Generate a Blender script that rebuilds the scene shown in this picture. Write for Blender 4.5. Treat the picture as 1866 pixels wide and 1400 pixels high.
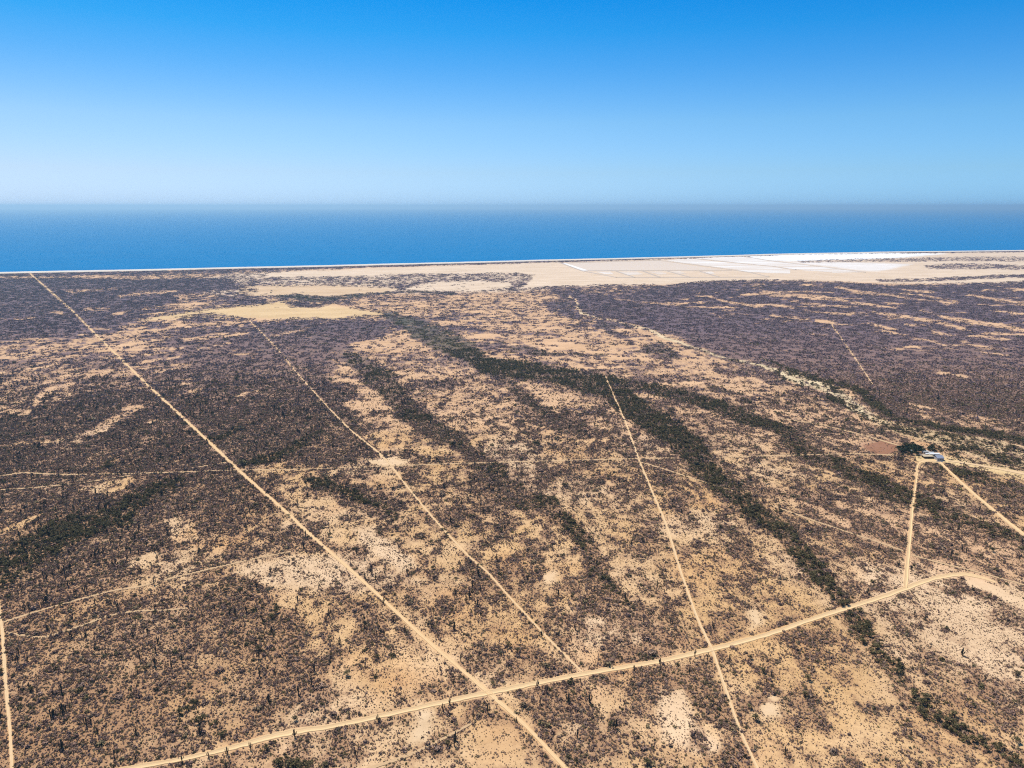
import bpy, math, random
import numpy as np
from mathutils import Vector, Matrix, Euler

for o in list(bpy.data.objects): bpy.data.objects.remove(o)
scene = bpy.context.scene
COL = scene.collection
R = math.radians
rng = np.random.default_rng(11)
random.seed(5)

# ------------------------------------------------------------------ camera
CAM_H, PITCH, FPX = 300.0, R(14.09), 1295.0
cam_d = bpy.data.cameras.new('camera'); cam = bpy.data.objects.new('camera', cam_d); COL.objects.link(cam)
cam.location = (0, 0, CAM_H); cam.rotation_euler = (R(90) - PITCH, 0, 0)
cam_d.sensor_width = 36; cam_d.lens = 36 * FPX / 1866.0
cam_d.clip_start = 1; cam_d.clip_end = 200000
scene.camera = cam

# ------------------------------------------------------------------ sky, sun, exposure
SUN_EL, SUN_AZ = R(58), R(-38)          # azimuth measured from +Y (view) towards +X
w = bpy.data.worlds.new('World'); scene.world = w; w.use_nodes = True
nt = w.node_tree; nt.nodes.clear()
wo = nt.nodes.new('ShaderNodeOutputWorld'); bg = nt.nodes.new('ShaderNodeBackground')
sky = nt.nodes.new('ShaderNodeTexSky'); sky.sky_type = 'NISHITA'; sky.sun_disc = False
sky.sun_elevation = SUN_EL; sky.sun_rotation = SUN_AZ
sky.altitude = 300; sky.air_density = 1.0; sky.dust_density = 0.6; sky.ozone_density = 2.0
tc = nt.nodes.new('ShaderNodeTexCoord'); sx = nt.nodes.new('ShaderNodeSeparateXYZ')
rp = nt.nodes.new('ShaderNodeValToRGB'); mx = nt.nodes.new('ShaderNodeMix'); mx.data_type = 'RGBA'; mx.blend_type = 'MULTIPLY'
mx.inputs[0].default_value = 1.0
nt.links.new(tc.outputs['Generated'], sx.inputs[0]); nt.links.new(sx.outputs['Z'], rp.inputs[0])
SKY_RAMP = [(0.0, (.318, .51, .985)), (0.018, (.325, .485, .87)), (0.043, (.335, .45, .70)), (0.105, (.29, .442, .62)), (0.171, (.134, .386, .612)), (0.211, (.05, .364, .61)), (0.25, (.016, .336, .61)), (0.45, (.06, .34, .57)), (1.0, (.2, .37, .5))]
el = rp.color_ramp.elements
while len(el) < len(SKY_RAMP): el.new(0.5)
for e, (p, c) in zip(el, SKY_RAMP): e.position = p; e.color = (*c, 1)
nt.links.new(sky.outputs[0], mx.inputs[6]); nt.links.new(rp.outputs[0], mx.inputs[7])
# the sky is paler on the sun's side
mr = nt.nodes.new('ShaderNodeMapRange'); mr.inputs[1].default_value = -1; mr.inputs[2].default_value = 1
mg = nt.nodes.new('ShaderNodeMix'); mg.data_type = 'RGBA'; mg.clamp_result = False
mg.inputs[6].default_value = (1.22, 1.0, .9, 1); mg.inputs[7].default_value = (.64, 1.04, 1.15, 1)
m2 = nt.nodes.new('ShaderNodeMix'); m2.data_type = 'RGBA'; m2.blend_type = 'MULTIPLY'; m2.inputs[0].default_value = 1.0
nt.links.new(sx.outputs['X'], mr.inputs[0]); nt.links.new(mr.outputs[0], mg.inputs[0])
nt.links.new(mx.outputs[2], m2.inputs[6]); nt.links.new(mg.outputs[2], m2.inputs[7])
nt.links.new(m2.outputs[2], bg.inputs[0]); bg.inputs[1].default_value = 0.15
nt.links.new(bg.outputs[0], wo.inputs[0])
sun_d = bpy.data.lights.new('sun', 'SUN'); sun_d.energy = 4.2; sun_d.angle = R(0.5); sun_d.color = (1.0, 0.94, 0.85)
sun = bpy.data.objects.new('sun', sun_d); COL.objects.link(sun)
sdir = Vector((math.sin(SUN_AZ) * math.cos(SUN_EL), math.cos(SUN_AZ) * math.cos(SUN_EL), math.sin(SUN_EL)))
sun.rotation_euler = sdir.to_track_quat('Z', 'Y').to_euler(); sun.location = (0, 0, 900)
scene.view_settings.view_transform = 'Standard'; scene.view_settings.look = 'None'
scene.view_settings.exposure = 0.45; scene.view_settings.gamma = 1.0; scene.view_settings.use_curve_mapping = False
scene.render.engine = 'CYCLES'
scene.cycles.use_denoising = False; scene.cycles.pixel_filter_type = 'BLACKMAN_HARRIS'; scene.cycles.filter_width = 1.15; scene.cycles.max_bounces = 4; scene.cycles.volume_bounces = 0; scene.cycles.diffuse_bounces = 2

# ------------------------------------------------------------------ survey: photograph point -> point on the plain
CP, SP = math.cos(PITCH), math.sin(PITCH)
def at(px, py, z=0.0):
    u, v = (px - 933) / FPX, (700 - py) / FPX
    dy, dz = CP + v * SP, -SP + v * CP
    t = (z - CAM_H) / dz
    return (u * t, dy * t)
def atv(px, py, z=0.0):
    x, y = at(px, py); return Vector((x, y, z))
def survey(X, Y):
    """ground metres -> reference survey coordinates (arrays); Y must be in front"""
    d = Y * CP + CAM_H * SP
    v = (Y * SP - CAM_H * CP) / d
    return 933 + FPX * X / d, 700 - FPX * v

# ------------------------------------------------------------------ noise
def _hash(ix, iy, seed):
    h = (ix * 374761393 + iy * 668265263 + seed * 974634777) & 0xFFFFFFFF
    h = ((h ^ (h >> 13)) * 1274126177) & 0xFFFFFFFF
    return ((h ^ (h >> 16)) & 0xFFFFFF) / float(0xFFFFFF)
def vnoise(x, y, seed=0):
    ix, iy = np.floor(x).astype(np.int64), np.floor(y).astype(np.int64)
    fx, fy = x - ix, y - iy
    fx = fx * fx * (3 - 2 * fx); fy = fy * fy * (3 - 2 * fy)
    a, b = _hash(ix, iy, seed), _hash(ix + 1, iy, seed)
    c, d = _hash(ix, iy + 1, seed), _hash(ix + 1, iy + 1, seed)
    return (a * (1 - fx) + b * fx) * (1 - fy) + (c * (1 - fx) + d * fx) * fy - 0.5
def fbm(x, y, s, seed=0, octv=3, gain=0.55):
    ca, sa = 0.8, 0.6
    x, y = x / s, y / s
    t = 0; amp = 1; n = 0
    for k in range(octv):
        t = t + amp * vnoise(x, y, seed + k * 17); n += amp; amp *= gain
        x, y = (ca * x - sa * y) * 2.03 + 5.1, (sa * x + ca * y) * 2.03 + 9.7
    return t / n * 2

# ------------------------------------------------------------------ roads and tracks (survey x, y, width)
ROADS = [
 ('dirt_road', 'wide', [(120,1424,11),(240,1400,10),(330,1384,9),(420,1364,10),(480,1347,12),(530,1335,13),(600,1325,10),(700,1304,10),(800,1282,10),(890,1263,11),(980,1245,10),(1100,1222,10),(1200,1206,10),(1296,1184,11),(1400,1156,10),(1500,1122,10),(1600,1091,10),(1660,1069,10),(1700,1055,9),(1725,1050,9),(1755,1047,8),(1790,1053,6),(1815,1062,3)]),
 ('dirt_road', 'wide', [(1180,1560,16),(1030,1400,8.8),(960,1325,8.2),(893,1265,9.5),(840,1220,7.4),(770,1160,7),(700,1095,6.6),(640,1040,6.2),(560,970,5.8),(520,932,5.6),(440,862,5.5),(380,805,5),(280,712,4.2),(200,635,3.4),(130,565,3),(85,525,2.8),(55,499,2.4)]),
 ('dirt_track', 'thin', [(1060,1224,6.5),(1000,1165,6),(930,1090,5.5),(890,1045,5.5),(850,1010,5),(790,945,5),(740,885,4.5),(715,852,4.5),(690,825,4.5),(640,785,4),(600,745,3.6),(550,690,3.2),(500,630,2.8),(450,580,2.5)]),
 ('dirt_road', 'thin', [(1430,1520,9),(1380,1400,8),(1350,1335,8),(1320,1250,7.5),(1298,1186,8),(1270,1125,7),(1240,1040,6.5),(1215,960,6),(1190,900,5),(1165,840,4.6),(1140,770,4),(1120,725,3.2),(1103,686,2.6)]),
 ('ranch_road', 'wide', [(1650,1071,10),(1656,1000,8.5),(1662,930,6.5),(1666,900,6),(1670,870,5.5),(1671,852,5),(1677,842,5),(1690,840,5),(1715,841,4)]),
 ('ranch_road', 'wide', [(1713,843,4),(1735,864,4.5),(1760,888,5),(1800,922,5.5),(1866,975,6),(1960,1046,7)]),
 ('dirt_track', 'faint', [(-120,884,4),(0,868,3.6),(40,862,4),(120,865,3.5),(250,863,3),(430,857,2.8),(560,855,2.4),(700,850,2.6),(800,846,2.6),(940,842,2.8),(1160,836,3),(1230,835,2)]),
 ('dirt_track', 'faint', [(1300,834,2.4),(1400,831,2.8),(1480,829,2.6),(1560,827,2.6),(1630,830,3)]),
 ('foot_track', 'faint', [(-60,899,2.5),(0,893,2.5),(60,889,2.3),(150,880,2),(240,866,2)]),
 ('foot_track', 'faint', [(350,853,2),(400,845,2.4),(424,841,2.6)]),
 ('dirt_track', 'faint', [(1163,841,3),(1210,855,3),(1250,868,3),(1300,884,2.2),(1340,896,2)]),
 ('dirt_road', 'thin', [(30,1480,10),(22,1400,9),(18,1330,10),(10,1240,10),(5,1160,10),(0,1120,8),(-6,1060,7)]),
 ('dirt_track', 'faint', [(5,1134,5),(100,1105,4.5),(200,1078,4.2),(250,1070,4),(320,1052,4),(430,1026,4),(530,1005,3)]),
 ('foot_track', 'faint', [(12,1153,5),(70,1162,5),(105,1155,4),(150,1140,4.5),(200,1122,4),(250,1114,4),(300,1112,3),(340,1109,3)]),
 ('dirt_track', 'thin', [(1514,590,2.2),(1530,612,2.2),(1548,638,2.6),(1565,663,2.6),(1590,700,2.4)]),
 ('foot_track', 'faint', [(640,1412,7),(700,1392,7),(755,1372,7),(820,1340,6),(860,1318,5)]),
 ('foot_track', 'faint', [(1408,922,3),(1480,948,3.2),(1530,965,3),(1590,985,2.6),(1646,1004,3)]),
 ('foot_track', 'faint', [(1662,1012,3),(1720,1028,3.4),(1770,1040,3),(1866,1066,3)]),
 ('foot_track', 'faint', [(1420,763,2.2),(1500,775,2.4),(1560,790,2.4),(1610,804,3),(1640,813,2.6)]),
 ('ranch_road', 'thin', [(1728,840,4),(1770,846,4),(1820,855,4.5),(1866,864,6),(1960,884,8)]),
]

# ------------------------------------------------------------------ vegetation map of the plain
# (kind, cover, green, soft, points): kind 'P' polygon, 'R' ribbon with a width at each point
F = []
def P(c, g, s, *pts): F.append(('P', c, g, s, pts))
def B(c, g, s, *pts): F.append(('R', c, g, s, pts))
# broad zones
P(.97,.1,8,(-900,500),(60,499),(230,500),(420,505),(440,530),(330,537),(320,560),(250,580),(200,600),(100,612),(0,628),(-900,690))
P(.72,.1,10,(-900,690),(0,632),(170,606),(330,590),(440,585),(420,610),(330,650),(330,700),(150,730),(0,740),(-900,800))
P(.9,.12,14,(-900,760),(0,735),(180,725),(330,700),(420,840),(450,870),(560,880),(500,920),(420,960),(330,1010),(200,1090),(0,1130),(-900,1400))
P(.93,.15,10,(330,620),(440,595),(560,585),(720,585),(700,610),(640,640),(610,665),(600,690),(640,720),(620,745),(680,790),(640,850),(430,850),(380,790),(300,710),(280,650))
P(.96,.1,7,(1010,532),(1100,541),(1240,520),(1420,515),(1620,520),(1866,518),(2700,520),(2700,960),(1866,808),(1770,795),(1700,782),(1620,770),(1570,720),(1480,690),(1400,665),(1300,640),(1230,615),(1150,590),(1060,572),(1040,548))
P(.3,.1,8,(1000,530),(1030,552),(1060,577),(1150,595),(1230,612),(1290,650),(1370,670),(1400,700),(1380,730),(1250,700),(1120,690),(1050,670),(960,640),(900,610),(870,580),(740,575),(640,560),(640,545),(740,530),(940,527))
P(.55,.15,10,(1390,665),(1480,700),(1560,765),(1640,800),(1560,830),(1440,800),(1400,740))
P(.54,.1,10,(760,650),(860,690),(1000,710),(1100,740),(1150,800),(1000,830),(880,830),(830,780),(790,720))
P(.54,.1,14,(500,880),(720,860),(900,1020),(1050,1220),(900,1260),(700,1080))
P(.88,.12,20,(-600,1150),(0,1150),(250,1080),(430,1060),(540,1100),(590,1160),(520,1240),(500,1310),(330,1400),(200,1600),(-600,1700))
P(.56,.1,16,(560,1120),(700,1080),(850,1250),(620,1320),(540,1290))
P(.47,.1,16,(520,1600),(700,1320),(880,1280),(1010,1400),(1100,1600))
P(.5,.08,16,(1150,850),(1250,880),(1400,1000),(1480,1100),(1300,1180),(1180,900))
P(.5,.05,14,(1560,1020),(1700,1050),(1866,1080),(2300,1200),(2300,1500),(1866,1250),(1700,1180),(1600,1120))
P(.52,.1,18,(1300,1190),(1500,1130),(1700,1300),(1850,1500),(1500,1600),(1350,1330))
P(.7,.15,14,(1560,1130),(1640,1150),(1760,1260),(1866,1330),(2100,1500),(1866,1500),(1720,1330),(1640,1230))
# coastal flats
P(.03,0,2.5,(420,501),(480,498),(588,491),(707,485),(940,481),(1010,477),(1090,475),(1240,471),(1400,465),(1500,462),(1866,459),(2700,452),(2700,512),(1866,513),(1700,518),(1607,519),(1520,515),(1400,510),(1318,512),(1242,516),(1217,520),(1167,519),(1015,522),(940,526),(968,508),(966,503),(940,499),(747,501),(621,506),(470,507))
B(.3,0,2,(-200,504,4),(0,505,4),(100,506,3),(170,505,6),(250,506,8),(330,504,7),(420,503,8),(480,501,10))
B(.42,0,2,(440,512,9),(560,513,16),(720,512,18),(850,508,16),(930,506,12),(962,506,6))
P(.06,0,3,(470,520),(600,520),(722,525),(726,530),(680,537),(583,544),(520,540),(470,540),(440,532))
P(.08,0,2.5,(735,526),(792,514),(860,511),(930,514),(925,524),(850,532),(760,530))
B(.85,.6,1.5,(503,542,5),(540,541,9),(575,546,11),(610,545,9),(640,540,6),(700,534,3),(760,531,3),(830,535,4))
B(.9,.1,1.5,(420,549,7),(455,550,9),(480,550,6))
B(.85,.2,1.2,(528,552,5),(560,556,7),(590,559,3))
P(.055,0,2.5,(254,583),(353,567),(428,559),(470,557),(515,549),(535,559),(581,562),(611,553),(631,558),(689,572),(719,574),(659,575),(601,582),(576,579),(470,586),(415,574),(365,570),(320,582),(262,586))
B(.8,.1,1,(725,527,3),(760,516,3),(800,511,2.5),(850,508,2))
B(.32,.05,1.5,(1455,477,3),(1560,475,5),(1662,474,6),(1775,472,7),(1866,472,8),(2100,473,10))
B(.45,.05,2,(1687,487,5),(1740,486,9),(1800,485,10),(1866,488,7),(2000,490,9))
B(.6,.05,1.5,(1600,511,4),(1675,511,5),(1775,507,5),(1866,503,7),(2000,500,9))
B(.85,0,.8,(-800,500,4),(0,501.5,4),(300,496,4),(560,489,4),(760,483,3.5),(940,478,3),(1100,474,2.4),(1400,464,2),(1866,458,2),(2600,455,2))
# sand streaks, far right
for s in ([(1121,545,2),(1190,553,4),(1230,554,6),(1280,550,3)],[(1295,541,2),(1330,551,5),(1370,558,6),(1410,554,4)],[(1365,526,2),(1410,536,5)],[(1293,569,2),(1328,581,3)],
          [(1400,537,5),(1480,541,8),(1550,552,6),(1600,557,3)],[(1400,555,7),(1440,562,4)],[(1525,522,4),(1560,532,8),(1610,537,5)],[(1600,535,4),(1650,543,5),(1700,548,4),(1745,553,2)],
          [(1675,537,3),(1750,550,3)],[(1760,537,3),(1825,548,6),(1866,555,8),(1960,566,6)],[(1565,553,4),(1640,561,4)],[(1592,569,3),(1640,576,7),(1710,588,6),(1770,605,3)],
          [(1687,565,3),(1722,580,8),(1780,588,8),(1866,602,7),(1980,620,6)],[(1650,592,5),(1692,595,3)],[(1700,606,7),(1740,611,3)],[(1607,603,4),(1650,612,5),(1690,619,6),(1727,631,3)],
          [(1750,622,5),(1797,632,3)],[(1762,612,3),(1800,615,6),(1837,620,5)],[(1662,630,4),(1680,632,3)],[(1493,585,6),(1518,588,5)],[(1582,590,4),(1632,600,3)],[(1408,575,3),(1483,582,3)],
          [(1712,680,5),(1762,689,4)],[(1667,737,5),(1715,750,7)],[(1460,519,3),(1500,522,4)],[(1830,525,3),(1900,530,5)],[(1440,549,4),(1500,556,3)],[(1640,528,4),(1700,533,3)],
          [(1350,538,3),(1440,531,4),(1520,533,3)],[(1460,566,3),(1550,573,4)],[(1800,565,3),(1866,572,4)],[(1480,546,3),(1560,545,3)],[(1790,643,3),(1830,648,3)]):
    B(.16,0,1.6,*s)
P(.62,.1,8,(1670,745),(1760,755),(1866,765),(1960,780),(1960,805),(1866,788),(1760,783),(1690,770))
# sand, far left
for s in ([(0,655,18),(60,645,20),(120,628,14),(180,614,14),(260,604,12),(330,594,8),(440,588,8)],[(60,660,8),(150,645,10),(230,632,12),(300,622,8)],[(120,532,5),(160,530,6),(205,527,3)],
          [(215,541,3),(260,534,6),(320,531,4)],[(90,570,4),(110,570,6)],[(0,582,3),(60,579,4)],[(205,572,5),(235,569,3)],[(150,564,3),(195,561,5)],[(260,563,3),(330,556,6),(410,549,5)],
          [(330,541,8),(400,533,9),(470,530,8)],[(150,676,8),(210,683,16),(240,678,8)],[(255,662,5),(310,655,8),(330,650,4)],[(80,700,6),(150,685,8),(230,672,7)],
          [(0,745,10),(50,756,12),(80,720,8)],[(85,712,5),(130,700,8)],[(0,815,6),(45,808,8),(110,803,10),(150,796,14),(185,785,16),(215,765,14),(250,745,8)],[(278,770,5),(305,766,7)],
          [(0,975,10),(40,962,14),(70,945,10),(90,932,4)],[(100,727,5),(140,720,7)],[(230,745,6),(260,740,8)],[(430,720,5),(470,712,6)],[(320,720,5),(370,712,5)],[(340,620,8),(400,612,8),(450,610,6)],
          [(280,642,6),(330,634,8)],[(360,638,4),(420,625,4)],[(500,613,4),(560,600,5)]):
    B(.36,0,3.5,*s)
P(.3,0,4,(150,890),(200,876),(240,868),(260,872),(230,890),(190,900))
# sand, centre
B(.18,0,2,(612,677,6),(630,676,10),(648,677,6))
B(.22,0,3,(612,693,4),(645,695,8),(660,707,16),(675,720,20),(695,730,14))
P(.12,0,3,(620,732),(650,726),(672,730),(690,735),(684,745),(660,750),(635,746))
P(.22,0,3,(640,628),(690,615),(720,605),(745,600),(745,615),(795,628),(790,638),(740,640),(700,646),(660,638))
B(.2,0,3,(665,797,8),(700,792,10),(730,784,14),(752,777,12))
P(.38,0,5,(690,800),(755,795),(750,818),(700,822))
P(.04,0,4,(672,832),(695,829),(715,834),(738,842),(728,852),(700,852),(680,846))
P(.28,0,5,(768,815),(820,810),(832,825),(785,834))
P(.28,0,4,(805,768),(850,773),(862,782),(820,784))
P(.35,0,4,(760,732),(800,728),(865,742),(850,750),(780,745))
P(.33,0,4,(780,672),(830,668),(855,682),(820,688),(790,684))
P(.3,0,4,(700,680),(760,676),(790,690),(720,694))
B(.2,0,2,(785,586,5),(870,594,8),(940,597,6),(1010,590,6))
P(.12,0,2,(835,612),(870,607),(905,610),(885,617),(845,618))
B(.22,0,2,(875,647,5),(905,650,9),(960,656,8))
B(.2,0,2,(900,624,6),(980,628,6),(1040,625,6))
P(.08,0,3,(905,738),(925,734),(932,742),(915,748))
P(.1,0,3,(690,762),(712,756),(720,764),(700,770))
P(.28,0,5,(1110,740),(1160,735),(1200,770),(1170,775),(1130,760))
P(.22,0,5,(1150,700),(1200,715),(1200,730),(1160,722))
P(.3,0,5,(860,1010),(900,1000),(980,930),(1010,925),(980,980),(930,1020))
# dark patches, centre
P(.9,.2,4,(985,548),(1030,550),(1050,572),(1085,592),(1050,582),(1000,566))
P(.88,.3,3,(1080,583),(1160,590),(1162,599),(1085,599))
B(.85,.3,3,(1110,604,6),(1130,612,12),(1155,628,10))
P(.92,.4,4,(1160,642),(1180,630),(1210,622),(1235,652),(1200,657))
B(.9,.4,3,(930,631,10),(970,640,14),(1000,645,8),(1050,646,4),(1095,648,6))
B(.85,.3,2,(1025,652,4),(1080,668,5))
B(.85,.2,3,(1300,672,12),(1340,680,14),(1380,672,12))
B(.85,.3,3,(1290,705,8),(1340,722,10),(1380,735,8))
B(.8,.1,3,(735,583,12),(800,595,10),(870,602,6),(940,606,6),(1010,610,4))
B(.85,.25,3,(880,628,8),(930,622,6),(980,636,6))
P(.88,.15,5,(770,695),(830,690),(835,712),(780,712))
P(.85,.15,6,(950,745),(1040,750),(1110,790),(1090,800),(1000,780))
B(.88,.3,4,(900,680,14),(950,715,20),(985,745,20),(1010,765,12))
P(.86,.15,8,(600,760),(640,790),(700,830),(660,840),(560,850))
P(.85,.1,10,(860,870),(940,860),(960,900),(900,950),(860,930))
P(.87,.1,8,(780,930),(830,930),(820,960),(790,955))
P(.84,.1,10,(540,890),(640,880),(700,900),(740,950),(690,940),(600,930))
P(.84,.1,10,(500,960),(560,965),(620,1000),(560,1010),(500,990))
P(.82,.1,10,(690,1000),(720,1020),(760,1040),(740,1060),(700,1040))
P(.87,.1,8,(830,1035),(880,1035),(930,1060),(870,1068))
P(.8,.1,10,(860,960),(920,955),(930,980),(880,1005))
P(.85,.1,8,(620,1090),(690,1110),(700,1150),(650,1140))
P(.93,.3,12,(400,1040),(470,1050),(520,1090),(560,1150),(530,1230),(450,1230),(400,1130))
P(.88,.1,10,(940,1170),(1000,1180),(1045,1222),(960,1240),(930,1210))
P(.92,.1,8,(930,1260),(1060,1236),(1085,1290),(1060,1315),(960,1310))
P(.93,.3,6,(1098,1195),(1150,1182),(1200,1195),(1225,1198),(1170,1210),(1105,1215))
P(.8,.1,10,(1110,1080),(1160,1080),(1230,1130),(1260,1180),(1190,1180),(1140,1140))
P(.93,.25,8,(1149,1229),(1226,1217),(1290,1203),(1320,1260),(1355,1345),(1330,1330),(1283,1314),(1250,1280),(1197,1250))
P(.8,.3,8,(1065,1090),(1095,1085),(1100,1105),(1070,1110))
P(.85,.1,10,(1190,860),(1230,860),(1260,920),(1240,930),(1200,880))
P(.85,.1,10,(1210,900),(1250,920),(1270,960),(1230,950))
P(.75,.3,10,(480,1330),(560,1335),(640,1330),(620,1400),(560,1460),(430,1450))
P(.85,.1,8,(1800,1310),(1866,1300),(1866,1340),(1810,1340))
# sand, near
P(.22,0,8,(430,1045),(520,1012),(640,1008),(625,1060),(560,1090),(480,1066))
P(.3,0,8,(300,950),(345,945),(360,980),(320,992))
P(.35,0,8,(220,1030),(280,1005),(310,1030),(260,1045))
P(.3,0,8,(480,1080),(560,1090),(610,1150),(560,1140))
P(.22,0,8,(520,900),(600,908),(640,935),(600,955),(550,935))
P(.15,0,8,(640,965),(680,958),(700,985),(740,1008),(765,1032),(735,1050),(690,1010))
P(.22,0,8,(985,988),(1040,985),(1020,1010),(1060,1030),(1045,1055),(1000,1062),(1000,1020))
P(0,0,5,(995,1045),(1012,1040),(1016,1056),(998,1060))
P(.25,0,8,(770,1160),(830,1150),(820,1240),(780,1220))
P(.05,0,8,(765,1285),(790,1295),(782,1345),(740,1350),(735,1330),(758,1315))
P(.1,0,10,(860,1300),(930,1330),(960,1400),(860,1400),(820,1360))
P(.08,0,9,(1197,1268),(1240,1265),(1255,1320),(1245,1362),(1210,1350))
P(.1,0,9,(1283,1322),(1305,1320),(1325,1365),(1290,1372))
P(0,0,5,(1386,1286),(1400,1278),(1420,1284),(1424,1304),(1395,1308))
P(0,0,5,(1396,1268),(1412,1262),(1424,1270),(1408,1275))
P(.15,0,8,(1340,1240),(1360,1236),(1365,1258),(1342,1262))
P(.02,0,7,(1362,1102),(1378,1100),(1390,1130),(1372,1138))
P(.12,0,8,(1520,1268),(1560,1275),(1575,1295),(1535,1295))
P(.12,0,8,(1100,1150),(1125,1145),(1090,1190),(1075,1200),(1080,1170))
P(.2,0,8,(1075,1250),(1130,1235),(1150,1290),(1110,1290))
P(.15,0,6,(1460,918),(1500,918),(1558,950),(1548,962),(1500,940))
B(.18,0,5,(1515,910,8),(1590,938,12),(1630,955,8))
B(.2,0,4,(1380,880,8),(1440,905,10),(1500,925,8))
P(.05,0,4,(1750,1046),(1790,1048),(1830,1072),(1866,1092),(1900,1120),(1866,1108),(1800,1088),(1765,1068))
P(.22,0,9,(1680,1110),(1760,1100),(1830,1160),(1866,1200),(1840,1220),(1740,1180))
P(.12,0,8,(1700,1020),(1760,1030),(1740,1045),(1690,1050))
P(.1,0,5,(1560,1040),(1600,1050),(1590,1062),(1560,1055))
B(.85,.1,5,(1400,893,14),(1500,915,18),(1550,937,14),(1600,960,16),(1648,985,12))
B(.82,.1,6,(1300,868,14),(1370,880,16),(1420,900,10))
B(.83,.1,5,(1720,1056,8),(1770,1080,20),(1810,1100,24),(1866,1140,16),(1960,1190,16))
B(.8,.1,4,(1775,1030,6),(1820,1045,9),(1866,1062,10),(1960,1090,12))
B(.8,.2,6,(1670,1000,6),(1720,1010,12),(1790,1012,10))
# green and dark drainage bands
B(.95,.45,6,(640,650,30),(665,672,42),(700,700,46),(740,750,42),(800,785,36),(850,815,28),(890,850,26),(910,872,42),(930,895,44),(1000,925,34),(1040,965,32),(1072,995,36),(1090,1030,34),(1110,1065,26),(1140,1095,18))
B(.97,.75,6,(700,572,8),(740,590,26),(790,612,40),(850,640,40),(880,665,30),(950,674,34),(1010,683,30),(1060,697,32),(1110,708,44),(1150,745,44),(1190,768,46),(1220,785,46),(1255,815,46),(1275,845,48),(1295,875,42),(1340,905,32),(1370,935,32),(1430,975,40),(1455,1005,38),(1480,1035,34),(1520,1075,30),(1545,1105,28),(1555,1125,34),(1575,1150,40),(1600,1185,26),(1640,1240,30),(1665,1275,28),(1700,1310,24),(1740,1335,22),(1800,1370,30),(1850,1400,38),(1960,1470,40))
B(.94,.6,5,(1110,700,16),(1180,707,20),(1250,727,22),(1310,745,26),(1370,768,24),(1410,780,22),(1450,808,30),(1480,830,32),(1520,845,30),(1560,868,30),(1610,893,36),(1680,915,32),(1740,945,28),(1800,965,26),(1866,985,32),(2000,1030,36))
B(.92,.4,5,(1700,850,6),(1740,862,14),(1800,880,22),(1866,905,30),(2000,950,40))
B(.95,.85,10,(-160,1150,60),(-60,1090,56),(0,1045,64),(60,1008,56),(120,975,52),(170,958,46),(215,945,44),(255,915,34),(290,892,26),(330,880,14))
B(.9,.6,6,(560,872,18),(620,897,20),(680,920,14),(722,945,10))
B(.95,.7,5,(470,845,16),(510,832,20),(545,812,16),(580,790,14))
B(.92,.7,5,(390,800,10),(420,790,14),(440,775,10))
B(.9,.6,5,(170,865,12),(195,850,16),(210,838,10))
B(.9,.75,8,(335,1235,18),(340,1270,24),(350,1300,26),(390,1335,28),(420,1345,22))
B(.85,.7,6,(330,1270,16),(345,1310,20))
B(.9,.7,6,(485,1360,14),(510,1385,20),(560,1395,18))
B(.84,.6,8,(1590,1175,34),(1640,1240,34),(1665,1275,30))
# the wash and the ranch flats
P(.5,.5,7,(1640,800),(1700,788),(1770,800),(1866,818),(2000,850),(2000,905),(1866,878),(1800,858),(1730,840),(1690,820))
B(.05,.3,1.2,(1040,540,3),(1050,548,4),(1051,558,4),(1062,570,4),(1085,578,2),(1120,585,1.6),(1160,592,1.6),(1185,600,3),(1215,615,4),(1250,628,2.5),(1275,637,2.5),(1300,647,2.8),(1360,660,3),(1400,670,4))
B(.36,.6,3,(1400,670,10),(1450,688,15),(1510,708,16),(1545,718,22),(1556,740,26),(1578,762,14))
B(.6,.65,4,(1578,762,12),(1640,782,14),(1700,796,18),(1760,810,26),(1866,836,34),(1960,856,40))
B(.03,.2,1.3,(1400,668,2),(1425,680,2.6),(1450,690,2.6),(1480,697,2.6),(1510,705,3),(1545,705,3),(1552,715,4),(1555,728,4.5),(1550,742,4),(1560,750,3),(1575,752,3),(1590,765,2.5),(1620,773,2))
B(.2,.2,1.5,(1780,801,2),(1820,806,3),(1866,815,4),(1960,830,6))
B(.93,.8,4,(1380,652,4),(1500,695,7),(1565,708,12),(1592,735,14),(1640,768,9),(1720,781,8),(1800,793,10),(1866,806,16),(1960,825,20))
B(.88,.7,3,(1510,722,8),(1545,735,10))
B(.85,.5,2,(1220,622,4),(1290,646,4),(1340,658,3))
P(.03,0,3,(1563,808),(1590,806),(1618,805),(1640,812),(1636,828),(1612,830),(1588,822),(1572,814))
P(.08,0,3,(1655,800),(1690,804),(1706,818),(1680,812),(1660,808))
P(.02,0,2.5,(1668,832),(1682,830),(1722,834),(1726,845),(1700,844),(1672,846))
B(.1,0,2,(1726,842,7),(1790,852,8),(1866,866,14),(1960,880,18))
P(.98,.9,3,(1634,818),(1660,812),(1684,822),(1680,834),(1656,832),(1640,828))

STREAKS = [('P', .8, 14, [(1230,520),(1500,516),(2300,516),(2300,640),(1866,640),(1640,640),(1450,600),(1250,570)]),
           ('P', .7, 14, [(-300,640),(150,600),(330,535),(470,590),(480,640),(330,720),(-300,850)]),
           ('P', .5, 14, [(640,540),(980,527),(1050,560),(1230,612),(1400,690),(1250,720),(950,660),(740,590)])]
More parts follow.
